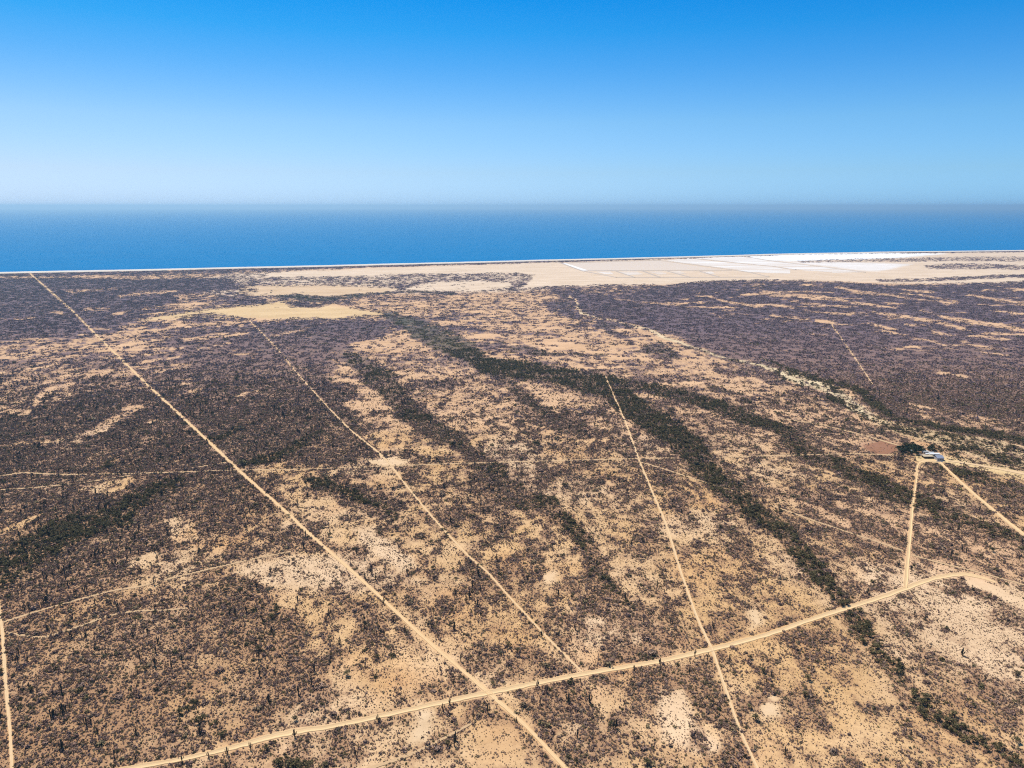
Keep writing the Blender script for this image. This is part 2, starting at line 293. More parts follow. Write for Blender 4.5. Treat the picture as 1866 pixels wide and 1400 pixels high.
# soil colours: (colour, soft, points, ribbon?)
T = []
def TP(c, s, *pts): T.append(('P', c, s, pts))
def TB(c, s, *pts): T.append(('R', c, s, pts))
GOLD, PALE, TAN, PINK, RED, WHITE = (.59,.37,.172), (.65,.455,.275), (.64,.49,.345), (.60,.38,.215), (.29,.145,.085), (.80,.77,.72)
TP(PINK,40,(-900,495),(2700,440),(2700,900),(1866,850),(1200,800),(600,780),(-900,800))
TP(TAN,4,(420,499),(940,478),(1500,460),(2700,440),(2700,530),(1866,520),(1400,512),(1167,521),(1015,526),(940,532),(700,535),(440,545),(300,520))
TP((.58,.41,.25),4,(440,520),(600,518),(724,526),(680,538),(583,545),(440,541))
TP((.60,.42,.22),4,(240,585),(350,563),(515,546),(720,572),(600,586),(415,578))
TP(PINK,12,(1380,880),(1866,960),(1866,1100),(1600,1010))
TP(PALE,20,(1560,1020),(1700,1040),(1866,1070),(2300,1200),(2300,1500),(1866,1300),(1700,1180),(1600,1120))
TP(PALE,14,(430,1045),(520,1012),(660,1008),(760,1060),(640,1090),(480,1066))
TP(PALE,10,(1190,1262),(1245,1260),(1260,1320),(1330,1365),(1290,1380),(1200,1350))
TP(PALE,10,(640,965),(680,958),(740,1008),(765,1032),(735,1050))
for q in ([(1386,1286),(1400,1278),(1420,1284),(1424,1304),(1395,1308)],[(1396,1268),(1412,1262),(1424,1270),(1408,1275)],[(1362,1102),(1378,1100),(1390,1130),(1372,1138)],[(995,1045),(1012,1040),(1016,1056),(998,1060)],[(765,1285),(790,1295),(782,1345),(740,1350)],[(672,832),(715,834),(738,842),(728,852),(690,850)]):
    TP((.64,.46,.28),16,*q)
TP(RED,2,(1575,807),(1590,806),(1618,805),(1640,812),(1636,828),(1612,830),(1588,822),(1572,814))
TP((.48,.29,.17),2,(1563,808),(1590,806),(1606,805),(1576,812),(1596,824),(1588,822),(1572,814))
TP((.52,.29,.14),6,(1655,798),(1690,802),(1712,820),(1680,814))
TP((.62,.44,.22),6,(1660,832),(1720,832),(1866,852),(1960,876),(1960,900),(1866,875),(1740,850),(1670,848))
TB((.62,.49,.30),2,(1040,540,2),(1062,570,4),(1120,585,2),(1185,600,4),(1215,615,5),(1300,647,5),(1400,670,10),(1510,708,16),(1556,740,24),(1600,766,10))
TB((.60,.44,.25),6,(1600,766,14),(1640,782,20),(1760,808,34),(1866,836,44))
TP(WHITE,1.5,(1345,471),(1400,467),(1495,463),(1637,461),(1720,462),(1650,470),(1575,473),(1440,476),(1380,474))
TP((.72,.66,.6),2,(1425,477),(1560,479),(1660,482),(1600,494),(1560,492))

def ribbon_outline(pts):
    pts = [np.array(p[:2], float) for p in pts], [p[2] for p in pts]
    q, wd = pts; L, Rr = [], []
    for i, p in enumerate(q):
        a = q[max(i - 1, 0)]; b = q[min(i + 1, len(q) - 1)]
        d = b - a; d = d / (np.hypot(*d) + 1e-9); n = np.array([-d[1], d[0]])
        L.append(p + n * wd[i] / 2); Rr.append(p - n * wd[i] / 2)
    return L, Rr
def seg_dist(px, py, a, b):
    vx, vy = b[0] - a[0], b[1] - a[1]; l2 = vx * vx + vy * vy + 1e-9
    t = np.clip(((px - a[0]) * vx + (py - a[1]) * vy) / l2, 0, 1)
    return np.hypot(px - a[0] - t * vx, py - a[1] - t * vy), t
def mask(kind, pts, soft, px, py):
    """1 inside, 0 outside, soft edge"""
    P_ = np.array([p[:2] for p in pts], float)
    pad = soft * 1.5 + (max(p[2] for p in pts) if kind == 'R' else 0)
    m = np.zeros(px.shape)
    sel = np.nonzero((px > P_[:, 0].min() - pad) & (px < P_[:, 0].max() + pad) & (py > P_[:, 1].min() - pad) & (py < P_[:, 1].max() + pad))[0]
    if not len(sel): return m, sel
    x, y = px[sel], py[sel]
    if kind == 'R':
        sd = np.full(x.shape, 1e9)
        for a, b in zip(pts[:-1], pts[1:]):
            d, t = seg_dist(x, y, a, b)
            sd = np.minimum(sd, d - (a[2] * (1 - t) + b[2] * t) / 2)
    else:
        dm = np.full(x.shape, 1e9); ins = np.zeros(x.shape, bool)
        n = len(P_)
        for i in range(n):
            a, b = P_[i], P_[(i + 1) % n]
            d, _ = seg_dist(x, y, a, b); dm = np.minimum(dm, d)
            if a[1] != b[1]:
                c = ((a[1] > y) != (b[1] > y)) & (x < (b[0] - a[0]) * (y - a[1]) / (b[1] - a[1]) + a[0])
                ins ^= c
        sd = np.where(ins, -dm, dm)
    k = np.clip(0.5 - sd / (2 * soft), 0, 1)
    m = k * k * (3 - 2 * k)
    return m, sel

ROADS_MASK = [(('R'), pts, .8, st) for _, st, pts in ROADS]
def fields(X, Y):
    """cover, green, soil rgb, road mask for ground points"""
    front = Y > 120
    Ys = np.where(front, Y, 120.0)
    px, py = survey(X, Ys)
    far = np.clip((Ys - 300) / 2500, 0, 1)
    # natural raggedness of every boundary, in ground metres
    wa = 1.0 / (1 + Ys / 900)
    wx = px + fbm(X, Y, 240, 13, 4, .6) * 14 * np.clip(Ys / 1500, .3, 1) + (fbm(X, Y, 45, 3, 3) * 22 + fbm(X, Y, 12, 8, 2) * 7) * wa
    wy = py + fbm(X, Y, 260, 14, 4, .6) * 5.5 * np.clip(900 / Ys, .25, 1) + (fbm(X, Y, 55, 5, 3) * 20 + fbm(X, Y, 14, 9, 2) * 7) * wa * CAM_H / Ys * 1.2
    cov = np.full(X.shape, .63); grn = np.full(X.shape, .1)
    for kind, c, g, s, pts in F:
        m, sel = mask(kind, pts, s, wx, wy)
        if len(sel):
            cov[sel] += (c - cov[sel]) * m; grn[sel] += (g - grn[sel]) * m
    base_n = fbm(X, Y, 90, 21, 4)
    soil = np.empty(X.shape + (3,))
    for k in range(3):
        soil[..., k] = GOLD[k] + (PALE[k] - GOLD[k]) * np.clip(.35 + base_n * 1.2, 0, 1)
    n2 = np.clip(fbm(X, Y, 50, 33, 3) * 1.5 - .15, 0, 1)
    soil += (np.array((.52, .27, .11)) - soil) * n2[..., None] * .55
    low = np.clip(cov * 3 - .12, 0, .3)
    for kind, c, s, pts in T:
        m, sel = mask(kind, pts, s, wx, wy)
        if len(sel): soil[sel] += (np.array(c) - soil[sel]) * m[:, None]
    # patchiness
    amp = np.interp(cov, [0, .04, .12, .5, .85, 1], [0, .08, .95, 1.15, .6, .22])
    Ysk = Y + X * .12
    nz = fbm(X, Ysk / 2.3, 30, 41, 4, .7) * .42 + fbm(X, Ysk / 2.6, 110, 47, 2) * .14 + fbm(X, Ysk / 1.4, 11, 71, 3, .75) * .75
    cov = np.maximum(cov + nz * amp, low)
    # thin sand streaks lying across the far plain
    for kind, k, s, pts in STREAKS:
        m, sel = mask(kind, pts, s, wx, wy)
        if len(sel):
            x_, y_ = X[sel], Y[sel] - X[sel] * .12
            st = fbm(x_ / 2.2, y_, 42, 61, 4, .65) * 2.9 - .55
            cov[sel] -= np.clip(st, 0, 1) * m * k * np.clip(cov[sel] * 2, 0, 1)
            cov[sel] += np.clip(-fbm(x_ / 2.5, y_, 60, 66, 3) * 3 - .6, 0, 1) * m * .35 * (cov[sel] > .15)
    grn = np.clip(grn + fbm(X, Y, 30, 55, 3) * .45 * np.clip(grn * 3, .3, 1), 0, 1)
    road = np.zeros(X.shape)
    for kind, pts, s, st in ROADS_MASK:
        pts2 = [(p[0], p[1], p[2] * {'wide': 1.05, 'thin': .75, 'faint': .42}[st]) for p in pts]
        m, sel = mask(kind, pts2, s, px, py)
        if len(sel): road[sel] = np.maximum(road[sel], m * (1 if st != 'faint' else .9))
    cov = np.clip(cov, 0, 1) * (1 - road)
    return cov, grn, soil, road

# ------------------------------------------------------------------ materials
def mat(name):
    m = bpy.data.materials.new(name); m.use_nodes = True
    nt = m.node_tree; b = nt.nodes['Principled BSDF']
    b.inputs['Roughness'].default_value = .9; b.inputs['Specular IOR Level'].default_value = .15
    return m, nt, b
def N(nt, t, **k):
    n = nt.nodes.new(t)
    for a, v in k.items(): setattr(n, a, v)
    return n
def mixc(nt, fac, a, b, mode='MIX'):
    n = N(nt, 'ShaderNodeMix', data_type='RGBA', blend_type=mode)
    for s, v in ((0, fac), (6, a), (7, b)):
        if hasattr(v, 'links'): nt.links.new(v, n.inputs[s])
        else: n.inputs[s].default_value = v if s == 0 else (*v, 1)
    return n.outputs[2]
def math_(nt, op, a, b=None, clamp=False):
    n = N(nt, 'ShaderNodeMath', operation=op, use_clamp=clamp)
    for i, v in enumerate((a, b)):
        if v is None: continue
        if hasattr(v, 'links'): nt.links.new(v, n.inputs[i])
        else: n.inputs[i].default_value = v
    return n.outputs[0]
def noise(nt, scale, vec, detail=2, rough=.5):
    n = N(nt, 'ShaderNodeTexNoise'); n.inputs['Scale'].default_value = scale
    n.inputs['Detail'].default_value = detail; n.inputs['Roughness'].default_value = rough
    nt.links.new(vec, n.inputs['Vector']); return n.outputs[0]
def simple(name, col, var=.15, scale=1.0, rough=.9, spec=.15, metal=0):
    m, nt, b = mat(name)
    g = N(nt, 'ShaderNodeNewGeometry'); n = noise(nt, scale, g.outputs['Position'], 4, .6)
    lo = tuple(c * (1 - var) for c in col); hi = tuple(min(1, c * (1 + var)) for c in col)
    nt.links.new(mixc(nt, n, lo, hi), b.inputs['Base Color'])
    b.inputs['Roughness'].default_value = rough; b.inputs['Specular IOR Level'].default_value = spec; b.inputs['Metallic'].default_value = metal
    return m
def plant_mat(name, cols, spec=.1):
    m, nt, b = mat(name)
    oi = N(nt, 'ShaderNodeObjectInfo'); r = N(nt, 'ShaderNodeValToRGB')
    e = r.color_ramp.elements
    while len(e) < len(cols): e.new(.5)
    for i, c in enumerate(cols): e[i].position = i / (len(cols) - 1); e[i].color = (*c, 1)
    nt.links.new(oi.outputs['Random'], r.inputs[0])
    g = N(nt, 'ShaderNodeNewGeometry'); n = noise(nt, 1.3, g.outputs['Position'], 2)
    v = mixc(nt, n, (.62, .6, .6), (1.4, 1.4, 1.4))
    nt.links.new(mixc(nt, 1.0, r.outputs[0], v, 'MULTIPLY'), b.inputs['Base Color'])
    b.inputs['Specular IOR Level'].default_value = spec
    return m

M = {}
M['shrub'] = plant_mat('dry_twigs', [(.27,.17,.12), (.32,.20,.145), (.22,.15,.115), (.40,.26,.185), (.25,.195,.10), (.25,.16,.13)])
M['far_shrub'] = plant_mat('grey_purple_twigs', [(.22,.15,.15), (.26,.18,.165), (.18,.13,.14), (.30,.21,.19)])
M['pale_shrub'] = plant_mat('pale_twigs', [(.36,.30,.24), (.26,.20,.17), (.42,.36,.30)])
M['green'] = plant_mat('dusty_leaves', [(.13,.108,.052), (.165,.135,.06), (.105,.09,.048), (.20,.16,.075)])
M['oasis'] = plant_mat('dark_leaves', [(.03,.045,.022), (.045,.06,.03), (.025,.038,.02)])
M['yellow'] = plant_mat('yellow_grass_leaves', [(.30,.24,.08), (.22,.18,.07)])
M['cactus'] = plant_mat('cactus_skin', [(.045,.05,.035), (.06,.062,.045), (.05,.045,.042)], .2)
M['bark'] = simple('bark', (.13,.095,.075), .3, 2)

def ground_material():
    m, nt, b = mat('desert_ground')
    g = N(nt, 'ShaderNodeNewGeometry'); pos = g.outputs['Position']
    soil = N(nt, 'ShaderNodeAttribute', attribute_name='soil'); veg = N(nt, 'ShaderNodeAttribute', attribute_name='veg')
    sp = N(nt, 'ShaderNodeSeparateColor'); nt.links.new(veg.outputs['Color'], sp.inputs[0])
    cov, grn, farf = sp.outputs[0], sp.outputs[1], sp.outputs[2]
    mp = N(nt, 'ShaderNodeMapping'); mp.inputs['Scale'].default_value = (.006, .016, 1); nt.links.new(pos, mp.inputs[0])
    n0 = noise(nt, 1.0, mp.outputs[0], 6, .7)
    n1 = noise(nt, .12, pos, 5, .65); n2 = noise(nt, 1.1, pos, 4, .7)
    v = math_(nt, 'ADD', math_(nt, 'ADD', math_(nt, 'MULTIPLY', n1, .9), math_(nt, 'MULTIPLY', n2, .6)), math_(nt, 'SUBTRACT', math_(nt, 'MULTIPLY', n0, 1.6), 1.05))
    var = mixc(nt, v, (.78, .74, .68), (1.18, 1.2, 1.24))
    sand = mixc(nt, 1.0, soil.outputs['Color'], var, 'MULTIPLY')
    # litter and low herbs between shrubs
    n3 = noise(nt, .45, pos, 5, .7)
    lit = math_(nt, 'MULTIPLY', math_(nt, 'SUBTRACT', math_(nt, 'ADD', cov, math_(nt, 'MULTIPLY', n3, 1.5)), .98), 1.5, True)
    c = mixc(nt, math_(nt, 'MULTIPLY', lit, .85), sand, (.29, .16, .09))
    # distant scrub too small to build one by one
    n4 = noise(nt, .17, pos, 4, .75); n5 = noise(nt, .05, pos, 3, .6)
    thr = math_(nt, 'ADD', math_(nt, 'ADD', math_(nt, 'MULTIPLY', n4, 2.8), math_(nt, 'MULTIPLY', n5, 1.6)), -1.3)
    k = math_(nt, 'MULTIPLY', math_(nt, 'SUBTRACT', math_(nt, 'ADD', cov, .40), thr), 5.0, True)
    k = math_(nt, 'MULTIPLY', k, farf)
    vegc = mixc(nt, grn, (.145, .103, .122), (.085, .085, .06))
    vegc = mixc(nt, 1.0, vegc, mixc(nt, n4, (.55, .55, .55), (1.5, 1.45, 1.4)), 'MULTIPLY')
    c = mixc(nt, k, c, vegc)
    nt.links.new(c, b.inputs['Base Color'])
    bp = N(nt, 'ShaderNodeBump'); bp.inputs['Strength'].default_value = .35; bp.inputs['Distance'].default_value = .5
    nt.links.new(n2, bp.inputs['Height']); nt.links.new(bp.outputs[0], b.inputs['Normal'])
    b.inputs['Roughness'].default_value = 1; b.inputs['Specular IOR Level'].default_value = .05
    return m
M['ground'] = ground_material()

def road_material(name, col, rut):
    m, nt, b = mat(name)
    g = N(nt, 'ShaderNodeNewGeometry'); uv = N(nt, 'ShaderNodeUVMap'); sx = N(nt, 'ShaderNodeSeparateXYZ')
    nt.links.new(uv.outputs[0], sx.inputs[0])
    n = noise(nt, .25, g.outputs['Position'], 5, .7)
    a = math_(nt, 'ABSOLUTE', math_(nt, 'SUBTRACT', sx.outputs[0], .5))       # 0 centre .. .5 edge
    d = math_(nt, 'ABSOLUTE', math_(nt, 'SUBTRACT', a, .2))
    r = math_(nt, 'SUBTRACT', 1.0, math_(nt, 'MULTIPLY', d, 9.0), True)
    base = mixc(nt, n, tuple(c * .86 for c in col), tuple(c * 1.12 for c in col))
    crown = math_(nt, 'SUBTRACT', 1.0, math_(nt, 'MULTIPLY', a, 11.0), True)
    verge = math_(nt, 'MULTIPLY', math_(nt, 'SUBTRACT', math_(nt, 'ADD', a, math_(nt, 'MULTIPLY', n, .25)), .48), 5.0, True)
    base = mixc(nt, math_(nt, 'MULTIPLY', crown, .35), base, tuple(c * .72 for c in col))
    base = mixc(nt, math_(nt, 'MULTIPLY', verge, .5), base, (.36, .22, .12))
    nt.links.new(mixc(nt, math_(nt, 'MULTIPLY', r, rut), base, tuple(min(.85, c * 1.22) for c in col)), b.inputs['Base Color'])
    b.inputs['Roughness'].default_value = 1; b.inputs['Specular IOR Level'].default_value = .05
    return m
M['road_wide'] = road_material('graded_dirt', (.64, .44, .235), .5)
M['road_thin'] = road_material('worn_dirt', (.62, .43, .24), .6)
M['road_faint'] = road_material('trodden_sand', (.50, .335, .185), .35)

def water_material():
    m, nt, b = mat('sea_water')
    g = N(nt, 'ShaderNodeNewGeometry')
    mp = N(nt, 'ShaderNodeMapping'); mp.inputs['Scale'].default_value = (.004, .016, 1); nt.links.new(g.outputs['Position'], mp.inputs[0])
    n = noise(nt, 1.0, mp.outputs[0], 5, .6)
    nt.links.new(mixc(nt, n, (.0, .128, .315), (.0, .18, .41)), b.inputs['Base Color'])
    b.inputs['Roughness'].default_value = .6; b.inputs['Specular IOR Level'].default_value = .0
    n2 = noise(nt, .25, g.outputs['Position'], 4, .65)
    bp = N(nt, 'ShaderNodeBump'); bp.inputs['Strength'].default_value = .6; bp.inputs['Distance'].default_value = 1.0
    nt.links.new(n2, bp.inputs['Height']); nt.links.new(bp.outputs[0], b.inputs['Normal'])
    return m
M['sea'] = water_material()
M['beach'] = simple('beach_sand', (.60, .52, .42), .12, .02)
M['foam'] = simple('surf_foam', (.85, .86, .86), .1, .05)
def salt_material(name, col, gap, amt):
    m, nt, b = mat(name)
    g = N(nt, 'ShaderNodeNewGeometry'); mp = N(nt, 'ShaderNodeMapping'); mp.inputs['Scale'].default_value = (.0022, .028, 1)
    nt.links.new(g.outputs['Position'], mp.inputs[0]); n = noise(nt, 1.0, mp.outputs[0], 3, .6)
    k = math_(nt, 'MULTIPLY', math_(nt, 'SUBTRACT', n, gap), 7, True)
    nt.links.new(mixc(nt, math_(nt, 'MULTIPLY', k, amt), col, (.60, .47, .35)), b.inputs['Base Color'])
    b.inputs['Roughness'].default_value = .8
    return m
M['salt'] = salt_material('salt_crust', (.80, .77, .73), .54, .45)
M['salt_streak'] = salt_material('streaked_salt', (.76, .71, .65), .42, .85)
M['salt_tan'] = salt_material('dried_pan', (.62, .50, .39), .5, .5)
M['dike'] = simple('dike_earth', (.42, .34, .27), .1, .05)

# ------------------------------------------------------------------ mesh helpers
def tag(o, label=None, cat=None, group=None, kind=None):
    for k, v in (('label', label), ('category', cat), ('group', group), ('kind', kind)):
        if v: o[k] = v
    return o
def mesh(name, vs, fs, material):
    me = bpy.data.meshes.new(name); me.from_pydata(vs, [], fs); me.update()
    if material: me.materials.append(material)
    return me
def obj(name, me, parent=None, loc=None):
    o = bpy.data.objects.new(name, me); COL.objects.link(o)
    if parent: o.parent = parent
    if loc is not None: o.location = loc
    return o

# ------------------------------------------------------------------ coast line
COAST = [at(-800, 514), at(0, 497), at(300, 491), at(470, 487), at(700, 481.5), at(940, 475.5), at(1240, 468.5), at(1400, 463.5), at(1600, 459.5), at(1866, 456.5)]
cx_ = [c[0] for c in COAST]; cy_ = [c[1] for c in COAST]
def coast_y(x):
    x = np.asarray(x, float)
    y = np.interp(x, cx_, cy_)
    s0 = .27; s1 = (cy_[-1] - cy_[-3]) / (cx_[-1] - cx_[-3])
    y = np.where(x < cx_[0], cy_[0] + (x - cx_[0]) * s0, y)
    y = np.where(x > cx_[-1], cy_[-1] + (x - cx_[-1]) * s1, y)
    return y + 5 * np.sin(x / 130.) + 7 * np.sin(x / 410.)

# ------------------------------------------------------------------ ground sheet
def build_ground():
    ts = np.concatenate([-np.linspace(3.0, .86, 40)[:-1], np.linspace(-.86, .86, 820), np.linspace(.86, 3.0, 40)[1:]])
    g = lambda Y: np.sqrt(Y * Y + 150.0 ** 2)
    # where each column meets the coast
    ye = np.full(ts.shape, 3500.0)
    for _ in range(60): ye = .6 * ye + .4 * np.clip(coast_y(ts * g(ye)), 900, 20000)
    nr = 880
    back = [-6000, -3000, -1200, -500, -150, 50, 150, 220]
    q = np.linspace(0, 1, nr)
    rows = [np.full(ts.shape, float(b)) for b in back]
    for k in q:
        inv = (1 / 260.0) * (1 - k) + (1 / ye) * k
        rows.append(1 / inv)
    Yg = np.array(rows); Xg = ts[None, :] * g(Yg)
    nR, nC = Yg.shape
    X, Y = Xg.ravel(), Yg.ravel()
    cov, grn, soil, road = fields(X, Y)
    farf = np.clip((Y - 500) / 1300, .0, 1)
    co = np.stack([X, Y, np.zeros_like(X)], 1)
    idx = np.arange(nR * nC).reshape(nR, nC)
    quads = np.stack([idx[:-1, :-1], idx[:-1, 1:], idx[1:, 1:], idx[1:, :-1]], -1).reshape(-1, 4)
    me = bpy.data.meshes.new('ground')
    me.vertices.add(len(co)); me.vertices.foreach_set('co', co.astype(np.float32).ravel())
    me.loops.add(quads.size); me.loops.foreach_set('vertex_index', quads.astype(np.int32).ravel())
    me.polygons.add(len(quads)); me.polygons.foreach_set('loop_start', np.arange(0, quads.size, 4, dtype=np.int32))
    me.update(calc_edges=True)
    one = np.ones_like(X)
    a = me.attributes.new('soil', 'FLOAT_COLOR', 'POINT'); a.data.foreach_set('color', np.stack([soil[:, 0], soil[:, 1], soil[:, 2], one], 1).astype(np.float32).ravel())
    a = me.attributes.new('veg', 'FLOAT_COLOR', 'POINT'); a.data.foreach_set('color', np.stack([cov, grn, farf, one], 1).astype(np.float32).ravel())
    me.materials.append(M['ground'])
    o = obj('ground', me); o['kind'] = 'structure'
    return o
build_ground()

def coast_strip(name, offs, zs, m, x0=-6500, x1=9000, step=25, wob=0):
    xs = np.arange(x0, x1, step); vs = []; fs = []
    y0 = coast_y(xs); n = len(offs)
    w_ = fbm(xs, xs * 0, 60, 5, 3) * wob
    for i, x in enumerate(xs):
        for k, (of, z) in enumerate(zip(offs, zs)): vs.append((x, y0[i] + of + w_[i] * (1 if k else .4), z))
    for i in range(len(xs) - 1):
        for k in range(n - 1):
            a = i * n + k; fs.append((a, a + n, a + n + 1, a + 1))
    o = obj(name, mesh(name, vs, fs, m)); o['kind'] = 'structure'; return o
coast_strip('beach', [-70, -30, 0, 40, 90], [.25, 1.2, .6, -.6, -4], M['beach'])
SEA_END = 60000.0
def build_sea():
    xs = np.linspace(-6500, 9000, 311); vs = []; fs = []
    y0 = coast_y(xs) - 5
    for i, x in enumerate(xs):
        k = (x - 1250) / 7750.0
        vs += [(x, y0[i], -.35), (x * 1.0 + k * 8000, 14000, -.35), (1250 + k * 70000, SEA_END, -.35)]
    for i in range(len(xs) - 1):
        for k in range(2):
            a = i * 3 + k; fs.append((a, a + 3, a + 4, a + 1))
    # the far sides
    n = len(vs); vs += [(-69000, 2000, -.35), (71500, 8000, -.35)]
    a0 = 0; b0 = 1; c0 = 2; a1 = (len(xs) - 1) * 3
    fs += [(n, 0, 1, 2), (a1, n + 1, a1 + 2, a1 + 1)]
    o = obj('sea', mesh('sea', vs, fs, M['sea'])); o['kind'] = 'structure'
build_sea()
# surf: two broken breaker lines
coast_strip('surf', [30, 33, 36], [-.28, -.1, -.28], M['foam'], wob=7)

# ------------------------------------------------------------------ roads
def smooth(pts, n=5):
    out = []
    p = [np.array(q, float) for q in pts]
    for i in range(len(p) - 1):
        a, b, c, d = p[max(i - 1, 0)], p[i], p[i + 1], p[min(i + 2, len(p) - 1)]
        for k in range(n):
            t = k / n
            out.append(.5 * ((2 * b) + (-a + c) * t + (2 * a - 5 * b + 4 * c - d) * t * t + (-a + 3 * b - 3 * c + d) * t ** 3))
    out.append(p[-1]); return out
def road(name, style, pts, z):
    sm = smooth(pts, 14); rr = np.random.default_rng(len(pts) * 7 + int(z * 1000)); jl = fbm(np.arange(len(sm)) * 1.0, np.zeros(len(sm)), 2.3, int(z * 1000), 3) * .3; jr = fbm(np.arange(len(sm)) * 1.0, np.ones(len(sm)) * 9, 2.3, int(z * 1000), 3) * .3
    L, Rr = ribbon_outline([tuple(p) for p in sm])
    vs, fs, uvs = [], [], []
    berm = {'wide': .45, 'thin': .2, 'faint': .05}[style]
    prof = [(0, 0), (.07, berm), (.16, .02), (.5, .06), (.84, .02), (.93, berm), (1, 0)]
    for i, (a, b) in enumerate(zip(L, Rr)):
        A = atv(*a); Bv = atv(*b)
        j = jl[i]; j2 = jr[i]
        Cm = (A + Bv) / 2; A = Cm + (A - Cm) * (1 + j); Bv = Cm + (Bv - Cm) * (1 + j2)
        for k, h in prof:
            q = A.lerp(Bv, k); vs.append((q.x, q.y, z + h)); uvs.append((k, i))
    n = len(prof)
    for i in range(len(L) - 1):
        for k in range(n - 1):
            a = i * n + k; fs.append((a, a + 1, a + n + 1, a + n))
    me = mesh(name, vs, fs, M['road_' + style])
    ul = me.uv_layers.new(name='UVMap')
    for lp in me.loops: ul.data[lp.index].uv = uvs[lp.vertex_index]
    for p_ in me.polygons: p_.use_smooth = True
    # orient upwards
    if me.polygons[0].normal.z < 0: me.flip_normals()
    o = obj(name, me); o['kind'] = 'structure'
for i, (nm, st, pts) in enumerate(ROADS):
    k = {'wide': .84, 'thin': .68, 'faint': .8}[st] * (.78 if nm == 'dirt_track' else 1); road(nm, st, [(a, b, c * k) for a, b, c in pts], .03 + .012 * i)

# ------------------------------------------------------------------ salt works by the shore
def pond(pts, m, z=.2, name='salt_pond'):
    v = [(*at(*p), z) for p in pts]; me = mesh(name, v, [tuple(range(len(v)))], m)
    if me.polygons[0].normal.z < 0: me.flip_normals()
    o = obj(name, me); o['kind'] = 'structure'; return o
def dike(pts, wd=7, h=1.3):
    q = [atv(*p) for p in pts]; vs = []; fs = []
    for i, p in enumerate(q):
        d = (q[min(i + 1, len(q) - 1)] - q[max(i - 1, 0)]).normalized(); n = Vector((-d.y, d.x, 0))
        for k, z in ((-1, 0), (-.35, h), (.35, h), (1, 0)): r = p + n * wd * k; vs.append((r.x, r.y, z + .02))
    for i in range(len(q) - 1):
        for k in range(3): a = i * 4 + k; fs.append((a, a + 1, a + 5, a + 4))
    me = mesh('dike', vs, fs, M['dike'])
    o = obj('dike', me); o['kind'] = 'structure'
pond([(1024,480.5),(1201,475.5),(1316,492),(1062,493.5)], M['salt_tan'])
pond([(1023.5,480.3),(1031,480),(1072,493.2),(1061,493.6)], M['salt'], .3)
for q in ([(1086,495.6),(1112,495.2),(1118,499.5),(1102,500)],[(1127,495.6),(1160,495.2),(1172,500),(1140,500.8)],[(1182,495.4),(1205,495.2),(1216,499.6),(1198,500.2)],[(1220,495.2),(1240,495),(1250,498.8),(1234,499.4)],[(1275,495.6),(1296,495.2),(1304,499),(1288,499.4)]):
    pond(q, M['salt_streak'], .3)
pond([(1212,475),(1255,471),(1300,476.5),(1408,486.5),(1440,492),(1440,499),(1368,496.5),(1330,490)], M['salt_streak'])
pond([(1262,470.6),(1350,467.8),(1398,475.5),(1500,487),(1574,496),(1520,497),(1450,491.5),(1410,485.6)], M['salt_streak'], .25)
pond([(1358,467.6),(1400,466),(1495,463),(1637,460.8),(1700,462),(1640,469.5),(1575,472),(1450,475.8),(1402,474.6)], M['salt'], .3)
for d in ([(1012,477),(1023,480),(1061,494),(1124,506)],[(1061,494),(1200,493.6),(1333,493.8)],[(1124,506),(1240,506),(1401,505.4)],[(1202,475),(1260,482),(1368,497),(1401,505)],
          [(1255,470.5),(1330,478),(1410,486),(1450,492)],[(1354,467.5),(1400,475),(1500,487),(1576,496.5)],[(1124,495),(1156,505.5)],[(1172,494.5),(1202,505.5)],[(1217,494.5),(1257,505.5)],[(1275,494.3),(1310,505.3)],[(1023,480),(1110,477),(1202,475)]):
    dike(d)
pond([(1000,474.5),(1011,474.2),(1024,478.6),(1006,478.2)], M['road_faint'], .3, 'sand_clearing')

# ------------------------------------------------------------------ plants: templates
def shards(verts, faces, c, r, n, size, flat=1.0, rnd=random):
    for _ in range(n):
        while True:
            d = Vector((rnd.uniform(-1, 1), rnd.uniform(-1, 1), rnd.uniform(-1, 1)))
            if .15 < d.length <= 1: break
        p = Vector(c) + Vector((d.x * r, d.y * r, d.z * r * flat))
        if p.z < .02: p.z = abs(p.z) * .5 + .02
        e = Euler((rnd.uniform(-1, 1) * 1.2, rnd.uniform(-1, 1) * 1.2, rnd.uniform(0, 6.28)))
        s = size * rnd.uniform(.6, 1.4); k = len(verts); mt = e.to_matrix()
        for a in ((-.6, -.45, 0), (.65, -.3, 0), (.1, .7, 0)):
            verts.append(tuple(p + mt @ (Vector(a) * s)))
        faces.append((k, k + 1, k + 2))
def shrub_mesh(name, m, rnd, n=44, lobes=3, h=.62):
    vs, fs = [], []
    for k in range(lobes):
        a = rnd.uniform(0, 6.28); rr = rnd.uniform(.1, .42) if lobes > 1 else 0
        r = rnd.uniform(.45, .68)
        shards(vs, fs, (rr * math.cos(a), rr * math.sin(a), r * h * .75), r, n // lobes, .33, h, rnd)
    # woody base stems
    for k in range(5):
        a = k * 1.256 + rnd.random(); b = len(vs); q = Vector((math.cos(a) * .45, math.sin(a) * .45, h * .9))
        vs += [(-.03, -.03, 0), (.04, .02, 0), tuple(q)]; fs.append((b, b + 1, b + 2))
    return mesh(name, vs, fs, m)
